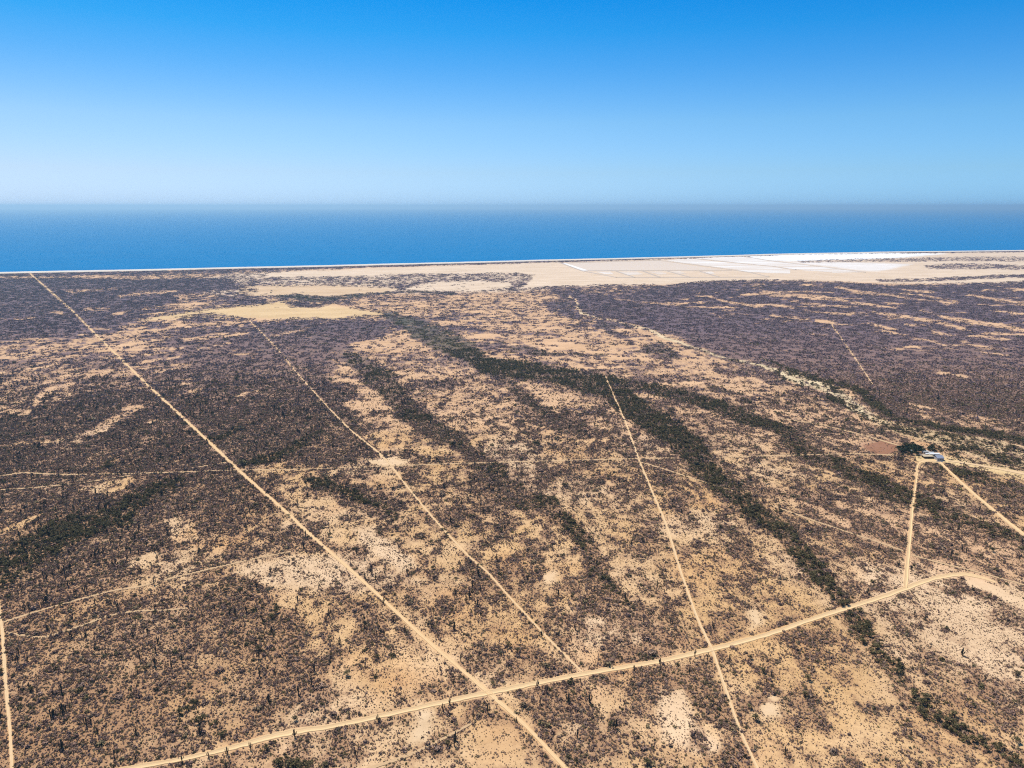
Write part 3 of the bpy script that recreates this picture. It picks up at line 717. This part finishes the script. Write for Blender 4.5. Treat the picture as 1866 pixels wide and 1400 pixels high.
def tube(vs, fs, pts, rad, sides=6, cap=True):
    k0 = len(vs)
    for i, p in enumerate(pts):
        p = Vector(p); d = (Vector(pts[min(i + 1, len(pts) - 1)]) - Vector(pts[max(i - 1, 0)])).normalized()
        u = d.orthogonal().normalized() if abs(d.z) < .9 else Vector((1, 0, 0)); u = (u - d * u.dot(d)).normalized(); v = d.cross(u)
        for s in range(sides):
            a = s * 2 * math.pi / sides; r = rad[i] * (1 if s % 2 or sides < 8 else .84)
            vs.append(tuple(p + (u * math.cos(a) + v * math.sin(a)) * r))
    for i in range(len(pts) - 1):
        for s in range(sides):
            a = k0 + i * sides + s; b = k0 + i * sides + (s + 1) % sides
            fs.append((a, b, b + sides, a + sides))
    if cap: fs.append(tuple(k0 + (len(pts) - 1) * sides + s for s in range(sides)))
def cactus_parts(rnd, m):
    """list of (name, mesh): a fluted trunk and its arms; height 1"""
    out = []; vs, fs = [], []
    tube(vs, fs, [(0,0,-.03),(0,0,.12),(.005,0,.5),(0,.005,.85),(0,0,.96),(0,0,1.0)], [.05,.055,.062,.056,.04,.012], 10)
    out.append(('trunk', mesh('trunk', vs, fs, m)))
    a0 = rnd.uniform(0, 6.28)
    for k in range(rnd.choice([2, 3, 4, 5])):
        a = a0 + k * 2.3 + rnd.uniform(-.4, .4); z = rnd.uniform(.12, .45); top = rnd.uniform(.6, .97); ca, sa = math.cos(a), math.sin(a); e = rnd.uniform(.14, .2)
        vs, fs = [], []
        tube(vs, fs, [(0,0,z),(ca*e*.7,sa*e*.7,z+.03),(ca*e,sa*e,z+.11),(ca*e*1.05,sa*e*1.05,(z+top)/2+.05),(ca*e*1.08,sa*e*1.08,top-.03),(ca*e*1.08,sa*e*1.08,top)], [.03,.038,.042,.045,.03,.01], 8)
        out.append(('arm', mesh('arm', vs, fs, m)))
    return out
def tree_parts(rnd, leaf):
    """trunk with limbs, ragged crown; height about 1, width about 1.2"""
    vs, fs = [], []
    tube(vs, fs, [(0,0,-.05),(.02,0,.15),(.04,.02,.32)], [.045,.035,.028], 6, False)
    cvs, cfs = [], []
    for k in range(5):
        a = k * 1.256 + rnd.uniform(-.4, .4); rr = rnd.uniform(.22, .42); z = rnd.uniform(.5, .72)
        tube(vs, fs, [(.04,.02,.3),(math.cos(a)*rr*.6,math.sin(a)*rr*.6,z*.75),(math.cos(a)*rr,math.sin(a)*rr,z)], [.024,.015,.006], 4, False)
        shards(cvs, cfs, (math.cos(a)*rr, math.sin(a)*rr, z), rnd.uniform(.2,.3), 26, .13, .8, rnd)
    shards(cvs, cfs, (0,0,.72), .3, 34, .13, .75, rnd)
    return [('trunk', mesh('trunk', vs, fs, M['bark'])), ('crown', mesh('crown', cvs, cfs, leaf))]
def joined(parts, name):
    vs, fs, mi = [], [], []; mats = []
    for _, me in parts:
        k = len(vs); vs += [tuple(v.co) for v in me.vertices]; mm = me.materials[0]
        if mm not in mats: mats.append(mm)
        for p in me.polygons: fs.append(tuple(k + i for i in p.vertices)); mi.append(mats.index(mm))
    me = bpy.data.meshes.new(name); me.from_pydata(vs, [], fs)
    for m_ in mats: me.materials.append(m_)
    me.polygons.foreach_set('material_index', mi); me.update(); return me

rt = random.Random(3)
SHRUBS = [shrub_mesh('shrub', M['shrub'], rt, 44, 3) for _ in range(5)] + [shrub_mesh('shrub', M['shrub'], rt, 30, 1, .8) for _ in range(3)]
SHRUBS += [shrub_mesh('shrub', M['green'], rt, 48, 3, .7) for _ in range(2)] + [shrub_mesh('shrub', M['pale_shrub'], rt, 12, 2, .7)] + [shrub_mesh('shrub', M['yellow'], rt, 26, 2, .5)]
CACTI = [cactus_parts(rt, M['cactus']) for _ in range(6)]
TREES = [tree_parts(rt, M['green']) for _ in range(5)]
OASIS = [tree_parts(rt, M['oasis']) for _ in range(3)]
def clump_mesh(rnd, m, n=11, size=12.0):
    vs, fs = [], []
    for k in range(n):
        x, y = rnd.uniform(-.5, .5) * size, rnd.uniform(-.5, .5) * size; r = rnd.choice([.7, .9, 1.1, 1.5, 1.9])
        shards(vs, fs, (x, y, r * .45), r, 9, r * .75, .6, rnd)
    return mesh('scrub_clump', vs, fs, m)
CLUMPS = [clump_mesh(rt, M['far_shrub']) for _ in range(6)]
GCLUMPS = [clump_mesh(rt, M['green'], 9, 11) for _ in range(4)]

def template_collection(name, meshes):
    c = bpy.data.collections.new(name)
    for i, me in enumerate(meshes):
        o = bpy.data.objects.new(f'{name}_{i:02d}', me); c.objects.link(o)
    return c
def scatter(name, P3, scl, rotz, idx, col, label, cat):
    """one object of stuff: instances of the templates on surveyed points"""
    me = bpy.data.meshes.new(name); n = len(P3)
    me.vertices.add(n); me.vertices.foreach_set('co', P3.astype(np.float32).ravel())
    a = me.attributes.new('scl', 'FLOAT_VECTOR', 'POINT'); a.data.foreach_set('vector', scl.astype(np.float32).ravel())
    a = me.attributes.new('rotz', 'FLOAT', 'POINT'); a.data.foreach_set('value', rotz.astype(np.float32))
    a = me.attributes.new('pick', 'INT', 'POINT'); a.data.foreach_set('value', idx.astype(np.int32))
    o = obj(name, me); tag(o, label, cat, None, 'stuff')
    ng = bpy.data.node_groups.new(name + '_scatter', 'GeometryNodeTree')
    ng.interface.new_socket('Geometry', in_out='INPUT', socket_type='NodeSocketGeometry')
    ng.interface.new_socket('Geometry', in_out='OUTPUT', socket_type='NodeSocketGeometry')
    gi, go = ng.nodes.new('NodeGroupInput'), ng.nodes.new('NodeGroupOutput')
    mp = ng.nodes.new('GeometryNodeMeshToPoints'); ip = ng.nodes.new('GeometryNodeInstanceOnPoints')
    ci = ng.nodes.new('GeometryNodeCollectionInfo'); ci.inputs['Collection'].default_value = col
    ci.inputs['Separate Children'].default_value = True; ci.inputs['Reset Children'].default_value = True
    def na(nm, ty):
        q = ng.nodes.new('GeometryNodeInputNamedAttribute'); q.data_type = ty; q.inputs['Name'].default_value = nm; return q.outputs[0]
    L = ng.links.new
    L(gi.outputs[0], mp.inputs[0]); L(mp.outputs[0], ip.inputs['Points']); L(ci.outputs[0], ip.inputs['Instance'])
    ip.inputs['Pick Instance'].default_value = True
    L(na('pick', 'INT'), ip.inputs['Instance Index']); L(na('scl', 'FLOAT_VECTOR'), ip.inputs['Scale'])
    cr = ng.nodes.new('ShaderNodeCombineXYZ'); L(na('rotz', 'FLOAT'), cr.inputs['Z'])
    er = ng.nodes.new('FunctionNodeEulerToRotation'); L(cr.outputs[0], er.inputs[0]); L(er.outputs[0], ip.inputs['Rotation'])
    L(ip.outputs[0], go.inputs[0])
    md = o.modifiers.new('scatter', 'NODES'); md.node_group = ng
    return o

def sample_points(n, y0, y1, halfw=.86):
    """uniform over the ground between y0 and y1 within a fan a little wider than the view"""
    u = rng.random(n); Y = np.sqrt(y0 * y0 + u * (y1 * y1 - y0 * y0))
    X = (rng.random(n) * 2 - 1) * halfw * (Y * CP + CAM_H * SP)
    return X, Y
def area(y0, y1, halfw=.86): return halfw * CP * (y1 * y1 - y0 * y0) + 2 * halfw * CAM_H * SP * (y1 - y0)

RANCH_C = at(1694, 832)
# --- scrub, near: one instance per shrub
def near_scrub():
    y0, y1 = 255, 1400
    out = []
    for pop in ('bush', 'dot'):
        yy = y1 if pop == 'bush' else 1000
        n = int(area(y0, yy) / (1.6 if pop == 'bush' else 1.3))
        X, Y = sample_points(n, y0, yy)
        cov, grn, soil, rd = fields(X, Y)
        clus = fbm(X, Y, 7.5, 91, 2)                      # shrubs stand in clumps
        off = (rd < .3) & (np.hypot((X - RANCH_C[0]) / 17, (Y - RANCH_C[1]) / 26) > 1)
        if pop == 'bush':
            thin = np.clip(1.15 - (Y - 450) / 1100, .42, 1) * np.clip((1400 - Y) / 400, 0, 1)
            p = np.clip(cov * 1.05 + clus * .5 - .05, 0, 1) * thin
        else:
            thin = np.clip(1.0 - (Y - 420) / 580, 0, 1)
            p = np.clip(.3 + cov * .5 + clus * .3, 0, .8) * np.clip(cov * 9 - .1, 0, 1) * thin
        keep = (rng.random(n) < p) & off
        X, Y, cov, grn, clus = X[keep], Y[keep], cov[keep], grn[keep], clus[keep]
        n = len(X)
        if pop == 'bush':
            big = np.clip(cov * .9 + clus * .5 - .15, 0, 1)
            s = np.exp(rng.normal(0, .32, n)) * (.5 + .62 * big)
            lg = rng.random(n) < .06 * (cov > .25); s[lg] *= 1.8
            s *= np.clip(1 + (Y - 450) / 1400, 1, 1.45)
        else: s = np.exp(rng.normal(0, .25, n)) * .42
        r = rng.random(n); idx = rng.integers(0, 8, n)
        idx[r < np.clip(grn * .55, .04, 1)] = 8; m = idx == 8; idx[m] += rng.integers(0, 2, m.sum())
        
        if pop == 'dot': idx = rng.integers(5, 8, n); s *= 1.12
        idx[(r > .975)] = 10; idx[(r > .95) & (r <= .975) & (cov < .6)] = 11
        s[idx == 10] *= .8
        out.append((X, Y, s, idx))
    return [np.concatenate(q) for q in zip(*out)]
X, Y, S, I = near_scrub()
px_, py_ = survey(X, Y)
app = np.where((px_ > 4) & (px_ < 1862) & (py_ < 1396) & (py_ > 800), S / np.hypot(Y, CAM_H), 0)
app[I >= 10] = 0
own = np.argsort(-app)[:290]
ROAD_MAIN = ROADS[0][2]; ROAD_DIAG = ROADS[1][2]; ROAD_MID = ROADS[3][2]
LANDMARKS = [('the first crossroads', 893, 1265), ('the second crossroads', 1298, 1186), ('the wide road bend', 510, 1340), ('the low end of the wide road', 290, 1390),
 ('the left edge road', 20, 1300), ('the left track fork', 25, 1140), ('the long faint track', 250, 1070), ('the curved footpath', 220, 1120), ('the green thicket', 345, 1290), ('the big brown scrub patch', 480, 1150),
 ('the left green drainage line', 130, 975), ('the left bare sand strip', 50, 955), ('the scar beside the cross track', 205, 880), ('the diagonal road middle', 640, 1040), ('the diagonal road upper crossing', 435, 858),
 ('the pale sand at the diagonal road', 560, 1040), ('the bare clearing under the wide road', 765, 1315), ('the third track junction', 1060, 1222), ('the small bright clearing', 1004, 1049),
 ('the dark scrub under the wide road', 1010, 1280), ('the pale flat under the wide road', 1225, 1315), ('the twin white clearings', 1402, 1290), ('the bright clearing past the crossroads', 1372, 1115),
 ('the wash crossing', 1548, 1107), ('the lower green wash', 1720, 1320), ('the ranch road fork', 1655, 1068), ('the pale bend at right', 1790, 1055), ('the main green band', 1440, 985), ('the middle drainage band', 1080, 1010),
 ('the straight road top crossing', 1165, 840), ('the sandy junction', 710, 842), ('the curved dark band', 640, 905), ('the bottom of the diagonal road', 1010, 1385), ('the bottom of the straight road', 1375, 1385), ('the light plain at right', 1700, 1150), ('the bottom left corner', 120, 1380), ('the scrub left of the wide road', 640, 1250)]
def near_what(px, py, far=''):
    d, nm, lx, ly = min(((px - x) ** 2 + ((py - y) * 1.3) ** 2, n_, x, y) for n_, x, y in LANDMARKS)
    dx, dy = px - lx, (py - ly) * 1.3
    if math.sqrt(d) < 26: return 'right beside ' + nm
    rel = ('right of ' if dx > 0 else 'left of ') if abs(dx) > abs(dy) else ('nearer than ' if dy > 0 else 'beyond ')
    return ('well ' if math.sqrt(d) > 75 else 'close ') + rel + nm
def sizeword(s_, lo, hi, w=('small', 'medium', 'large')): return w[0] if s_ < lo else (w[2] if s_ > hi else w[1])
for k in own:
    kind = 'dusty green leafy shrub' if I[k] in (8, 9) else 'bare grey-brown shrub'
    o = obj('desert_shrub', SHRUBS[I[k]], None, (X[k], Y[k], 0)); o.scale = (S[k],) * 3; o.rotation_euler.z = rng.random() * 6.28
    wh = near_what(px_[k], py_[k]); kind = sizeword(S[k], 1.75, 2.2, ('modest', 'broad', 'very broad')) + ' ' + kind
    tag(o, f'{kind} {wh}', 'shrub', f'{kind}s {wh}')
rest = np.ones(len(X), bool); rest[own] = False
X, Y, S, I = X[rest], Y[rest], S[rest], I[rest]; n = len(X)
scl = np.stack([S * rng.uniform(.85, 1.15, n), S * rng.uniform(.85, 1.15, n), S * rng.uniform(.8, 1.25, n)], 1)
print('near shrubs', n)
scatter('desert_scrub', np.stack([X, Y, np.zeros(n)], 1), scl, rng.random(n) * 6.28, I, template_collection('shrub_template', SHRUBS),
        'low grey-brown desert scrub covering the sand between the dirt roads', 'scrub')
# --- scrub, far: clumps
def far_scrub():
    y0, y1 = 950, 6200
    n = int(area(y0, y1) / 120)
    X, Y = sample_points(n, y0, y1)
    cov, grn, soil, rd = fields(X, Y)
    p = np.clip((cov - .12) * 1.25, 0, 1)
    keep = (rng.random(n) < p) & (rd < .2) & (Y < coast_y(X) - 90) & (rng.random(n) < np.clip(1.1 - (Y - 2000) / 5000, .5, 1) * np.clip((Y - 950) / 450, 0, 1))
    X, Y, cov, grn = X[keep], Y[keep], cov[keep], grn[keep]; n = len(X)
    idx = rng.integers(0, 6, n); g = rng.random(n) < np.clip(grn * 1.1 - .1, .02, 1); idx[g] = 6 + rng.integers(0, 4, g.sum())
    s = rng.uniform(.75, 1.25, n)
    return X, Y, s, idx
X, Y, S, I = far_scrub(); n = len(X)
print('far clumps', n)
scatter('distant_scrub', np.stack([X, Y, np.zeros(n)], 1), np.stack([S, S, S], 1), rng.random(n) * 6.28, I, template_collection('clump_template', CLUMPS + GCLUMPS),
        'dense purple-grey scrub covering the far plain towards the shore', 'scrub')

# --- trees in the drainage lines
def grow(root_name, parts, loc, scl, rz, label, cat, group):
    r = bpy.data.objects.new(root_name, None); COL.objects.link(r); r.location = loc; r.rotation_euler.z = rz; r.scale = (scl,) * 3
    tag(r, label, cat, group)
    for nm, me in parts: obj(nm, me, r)
    return r
def trees():
    y0, y1 = 270, 1500
    n = int(area(y0, y1) / 11)
    X, Y = sample_points(n, y0, y1)
    cov, grn, soil, rd = fields(X, Y)
    p = np.clip((grn - .42) * 2.2, 0, 1) * np.clip(cov * 1.3 - .1, 0, 1) * np.clip(.72 + fbm(X, Y, 14, 88, 2) * .8, .2, .95) + .006 * (grn > .08) * (cov > .3)
    keep = (rng.random(n) < p) & (rd < .1) & (np.hypot((X - RANCH_C[0]) / 17, (Y - RANCH_C[1]) / 22) > 1)
    X, Y = X[keep], Y[keep]; n = len(X)
    return X, Y, rng.uniform(2.4, 4.6, n), rng.integers(0, 5, n)
X, Y, S, I = trees(); px_, py_ = survey(X, Y)
app = np.where((px_ > 4) & (px_ < 1862) & (py_ < 1396), S / np.hypot(Y, CAM_H), 0); own = np.argsort(-app)[:240]
for k in own:
    wh = near_what(px_[k], py_[k]); sz = sizeword(S[k], 3.3, 4.1)
    grow('desert_tree', TREES[I[k]], (X[k], Y[k], 0), S[k], rng.random() * 6.28, f'{sz} dark green bushy tree {wh}', 'tree', f'{sz} dark green trees {wh}')
rest = np.ones(len(X), bool); rest[own] = False; X, Y, S, I = X[rest], Y[rest], S[rest], I[rest]; n = len(X); print('trees', n)
scatter('wash_woodland', np.stack([X, Y, np.zeros(n)], 1), np.stack([S, S, S * rng.uniform(.8, 1.2, n)], 1), rng.random(n) * 6.28, I,
        template_collection('tree_template', [joined(p, 'tree') for p in TREES]), 'dark green trees lining the dry washes across the plain', 'trees')

# --- cardon cacti
def cacti():
    y0, y1 = 270, 1250
    n = int(area(y0, y1) / 60)
    X, Y = sample_points(n, y0, y1)
    cov, grn, soil, rd = fields(X, Y)
    p = np.clip((cov - .35) * 1.1, 0, 1) * np.clip(.75 + fbm(X, Y, 60, 77, 2), 0, 1)
    px, py = survey(X, Y)
    p *= np.where(px < 900, .9, .3)
    keep = (rng.random(n) < p * .6) & (rd < .1)
    X, Y = X[keep], Y[keep]; n = len(X)
    return X, Y, rng.uniform(3.5, 7.0, n), rng.integers(0, 6, n)
X, Y, S, I = cacti(); px_, py_ = survey(X, Y)
app = np.where((px_ > 4) & (px_ < 1862) & (py_ < 1396), S / np.hypot(Y, CAM_H), 0); own = np.argsort(-app)[:230]
for k in own:
    wh = near_what(px_[k], py_[k]); sz = sizeword(S[k], 5.2, 6.2, ('short', 'tall', 'very tall')); ar = {2: 'two', 3: 'three', 4: 'four', 5: 'five'}[len(CACTI[I[k]]) - 1] + '-armed'
    grow('cardon_cactus', CACTI[I[k]], (X[k], Y[k], 0), S[k], rng.random() * 6.28, f'{sz} {ar} dark cactus {wh}', 'cactus', f'{sz} {ar} cacti {wh}')
rest = np.ones(len(X), bool); rest[own] = False; X, Y, S, I = X[rest], Y[rest], S[rest], I[rest]; n = len(X); print('cacti', n)
scatter('distant_cacti', np.stack([X, Y, np.zeros(n)], 1), np.stack([S, S, S], 1), rng.random(n) * 6.28, I,
        template_collection('cactus_template', [joined(p, 'cactus') for p in CACTI]), 'small dark cactus columns dotted over the farther scrub', 'cacti')
# the ones that stand out along the wide road
for (x, y, s, lab) in [(414,1374,7.5,'dark clustered cactus at the wide road edge, bottom left'), (332,1388,6.5,'cactus rising beside the wide road at its lowest left end'), (380,1380,6,'slim cactus below the wide road near its left end'),
                    (457,1366,7.5,'tall single cactus standing at the road bend on the left'), (537,1342,8,'lone tall cactus in front of the widened road bend'), (689,1314,7.5,'branching cactus against the near verge of the wide road'),
                    (820,1285,8.5,'tall many-armed cactus just left of the first crossroads'), (980,1251,8,'cactus on the near verge right of the first crossroads'), (1203,1212,8.5,'cactus group leader standing by the middle of the wide road'),
                    (1266,1196,8.5,'tall slim cactus breaking the road line left of the second crossroads'), (1156,1222,6.5,'short cactus between the two crossroads below the road'), (1256,1228,8,'thick cactus in dark brush below the road, left of the second crossroads'),
                    (248,1337,8,'dark cactus among scrub in the bottom left corner'), (364,1335,8,'cactus beside the green thicket at bottom left'), (53,1108,8,'tall cactus near the left edge above the track'), (80,1100,8.5,'tall thick cactus left, beyond the faint track')]:
    X0, Y0 = at(x, y + 1); grow('cardon_cactus', CACTI[rt.randrange(6)], (X0, Y0, 0), s * .7, rt.random() * 6.28, lab, 'cactus', None)

# ------------------------------------------------------------------ the ranch
M['roof_white'] = simple('white_painted_roof', (.62, .62, .61), .12, .6, .6)
M['roof_blue'] = simple('grey_blue_sheet_roof', (.25, .27, .33), .2, .5, .7)
M['roof_grey'] = simple('grey_roof', (.42, .43, .43), .15, .5, .7)
M['roof_tan'] = simple('palm_thatch', (.50, .40, .27), .25, 1.5)
M['wall_white'] = simple('whitewashed_wall', (.74, .73, .70), .06, .7)
M['wall_grey'] = simple('block_wall', (.34, .32, .31), .15, .7)
M['wood'] = simple('weathered_wood', (.13, .09, .065), .3, 2)
M['glass'] = simple('window_glass', (.04, .05, .06), .1, 1, .2, .5)
M['tank'] = simple('plastic_tank', (.05, .05, .055), .1, 1, .5)
M['steel'] = simple('galvanised_steel', (.5, .5, .5), .1, 1, .4, .5, .6)
def box(x0, x1, y0, y1, z0, z1, m, name):
    v = [(x, y, z) for z in (z0, z1) for y in (y0, y1) for x in (x0, x1)]
    f = [(0,2,3,1),(4,5,7,6),(0,1,5,4),(2,6,7,3),(0,4,6,2),(1,3,7,5)]
    return mesh(name, v, f, m)
def building(cx, cy, wx, wy, h, roof, wall, label, cat='house', gable=False, rot=0, name='ranch_house'):
    r = bpy.data.objects.new(name, None); COL.objects.link(r); X0, Y0 = at(cx, cy); r.location = (X0, Y0, 0); r.rotation_euler.z = rot
    tag(r, label, cat)
    obj('wall', box(-wx/2, wx/2, -wy/2, wy/2, -.05, h, M[wall], 'wall'), r)
    e = .45
    if gable:
        hh = wy * .2
        v = [(-wx/2-e,-wy/2-e,h-.02),(wx/2+e,-wy/2-e,h-.02),(wx/2+e,0,h+hh),(-wx/2-e,0,h+hh),(-wx/2-e,wy/2+e,h-.02),(wx/2+e,wy/2+e,h-.02)]
        v += [(a, b, c + .14) for a, b, c in v]
        f = [(6,7,8,9),(9,8,11,10),(0,3,2,1),(3,4,5,2),(0,1,7,6),(4,10,11,5),(0,6,9,3),(3,9,10,4),(1,2,8,7),(2,5,11,8)]
        obj('roof', mesh('roof', v, f, M[roof]), r)
    else:
        obj('roof', box(-wx/2-.2, wx/2+.2, -wy/2-.2, wy/2+.2, h, h + .25, M[roof], 'roof'), r)
    obj('door', box(-.5, .5, -wy/2-.06, -wy/2+.02, 0, 2.05, M['wood'], 'door'), r)
    for sx_ in (-1, 1):
        if wx > 6:
            w_ = obj('window', box(sx_*wx*.3-.65, sx_*wx*.3+.65, -wy/2-.08, -wy/2+.02, .95, 2.05, M['wall_white'], 'frame'), r)
            obj('pane', box(sx_*wx*.3-.52, sx_*wx*.3+.52, -wy/2-.1, -wy/2-.05, 1.05, 1.95, M['glass'], 'pane'), w_)
    return r
building(1709, 837, 8, 11, 3.2, 'roof_blue', 'wall_grey', 'ranch house with grey-blue roof at the right end of the farmyard', gable=True)
building(1702, 831.5, 12, 4.5, 3.4, 'roof_white', 'wall_white', 'long white-roofed building behind the grey-blue roof', rot=-.06)
building(1686, 826.5, 6.5, 4.5, 3.0, 'roof_grey', 'wall_grey', 'small grey-roofed outbuilding against the dark trees', 'outbuilding', name='outbuilding')
building(1696, 828.5, 5.5, 4, 2.8, 'roof_grey', 'wall_white', 'low outbuilding with pale grey roof in the middle of the yard', 'outbuilding', True, name='outbuilding')
building(1692, 830.3, 8, 3, 2.6, 'roof_white', 'wall_grey', 'narrow white-roofed store at the back of the long shed', 'outbuilding', name='outbuilding')
building(1661, 824, 3.2, 3, 2.4, 'roof_white', 'wall_white', 'tiny white hut among the dark trees west of the ranch', 'hut', name='hut')
# open long shed with posts
def shed():
    r = bpy.data.objects.new('open_shed', None); COL.objects.link(r); X0, Y0 = at(1692, 834.6); r.location = (X0, Y0, 0)
    tag(r, 'long open-fronted shed with tan roof facing the ranch road', 'shed')
    v = [(-7.5,-2.6,2.5),(7.5,-2.6,2.5),(7.5,2.6,3.1),(-7.5,2.6,3.1)]; v += [(a,b,c+.16) for a,b,c in v]
    obj('roof', mesh('roof', v, [(4,5,6,7),(0,3,2,1),(0,1,5,4),(1,2,6,5),(2,3,7,6),(3,0,4,7)], M['roof_tan']), r)
    obj('back_wall', box(-7.3,7.3,2.3,2.5,0,3.0,M['wood'],'back_wall'), r)
    pm = box(-.09,.09,-.09,.09,0,2.5,M['wood'],'post')
    for x in (-7.2,-4.3,-1.4,1.4,4.3,7.2): obj('post', pm, r, (x,-2.3,0))
shed()
def wall_run(a, b, h, label):
    A, Bv = atv(*a), atv(*b); L = (Bv - A).length; r = obj('yard_wall', box(0, L, -.12, .12, 0, h, M['wall_white'], 'yard_wall'), None, A)
    r.rotation_euler.z = math.atan2(Bv.y - A.y, Bv.x - A.x); tag(r, label, 'wall')
wall_run((1673, 829.6), (1685, 831.2), 1.8, 'low white wall at the left entrance of the farmyard')
wall_run((1706, 841.5), (1718, 842.2), 1.2, 'low white wall in front of the grey-blue roofed house')
# water tank
vs, fs = [], []
tube(vs, fs, [(0,0,0),(0,0,.2),(0,0,1.7),(0,0,1.95),(0,0,2.05)], [1.05,1.1,1.1,.8,.3], 12)
X0, Y0 = at(1700, 827.6); r = bpy.data.objects.new('water_tank', None); COL.objects.link(r); r.location = (X0, Y0, 0); tag(r, 'round dark water tank standing behind the ranch buildings', 'water tank')
obj('body', mesh('body', vs, fs, M['tank']), r)
vs, fs = [], []; tube(vs, fs, [(0,0,2.03),(0,0,2.15)], [.3,.26], 10); obj('lid', mesh('lid', vs, fs, M['tank']), r)
# trees round the ranch
RT_AT = ['by the red field edge', 'nearest the red field', 'in the middle of the grove', 'next to the white hut', 'closest to the roofs']
def pick_ranch_trees():
    out = []
    for x, y, s in [(1637,820,6),(1641,824,5.5),(1645,819,6.5),(1648,825,6),(1652,821,7),(1655,817,6.5),(1656,826,6),(1660,819,7),(1661,829,5.5),(1664,822,7),(1666,817,6.5),(1668,826,6.5),(1670,830,5.5),(1671,820,7.5),(1674,825,6.5),(1677,821,7),(1680,825,6.5),
                    (1693,821,6.5),(1698,819,7),(1701,822,6.5),(1696,823,6),(1644,832,4.5),(1650,812,4.5),(1663,811,4.5),(1673,834,4.5),(1710,818,5),(1641,838,4)]:
        out.append((x, y, s))
    return out
for i, (x, y, s) in enumerate(pick_ranch_trees()):
    X0, Y0 = at(x, y)
    left = x < 1686
    grow('shade_tree', OASIS[i % 3], (X0, Y0, 0), s, i * 1.3, (sizeword(s, 5.8, 6.9) + ' dark tree in the ranch grove, ' + RT_AT[0 if x < 1646 else 2 if x < 1656 else 3 if x < 1668 else 4] + (', front row' if y > 823 else ', back row')) if left else 'dark dense tree just behind the ranch roofs', 'tree', 'grove left of the ranch roofs' if left else 'trees behind the ranch roofs')

# ------------------------------------------------------------------ haze
hm = bpy.data.materials.new('sea_haze'); hm.use_nodes = True; hn = hm.node_tree; hn.nodes.clear()
ho = hn.nodes.new('ShaderNodeOutputMaterial'); hv = hn.nodes.new('ShaderNodeVolumePrincipled')
hv.inputs['Color'].default_value = (.50, .79, 1.0, 1); hv.inputs['Density'].default_value = 4.5e-5; hv.inputs['Anisotropy'].default_value = 0.4
hn.links.new(hv.outputs[0], ho.inputs['Volume'])
me = box(-90000, 95000, -9000, SEA_END + 500, -1.4 - 4, CAM_H + 50, hm, 'haze')
o = obj('haze', me); tag(o, 'pale blue sea haze over the plain and the water', 'haze', None, 'stuff')
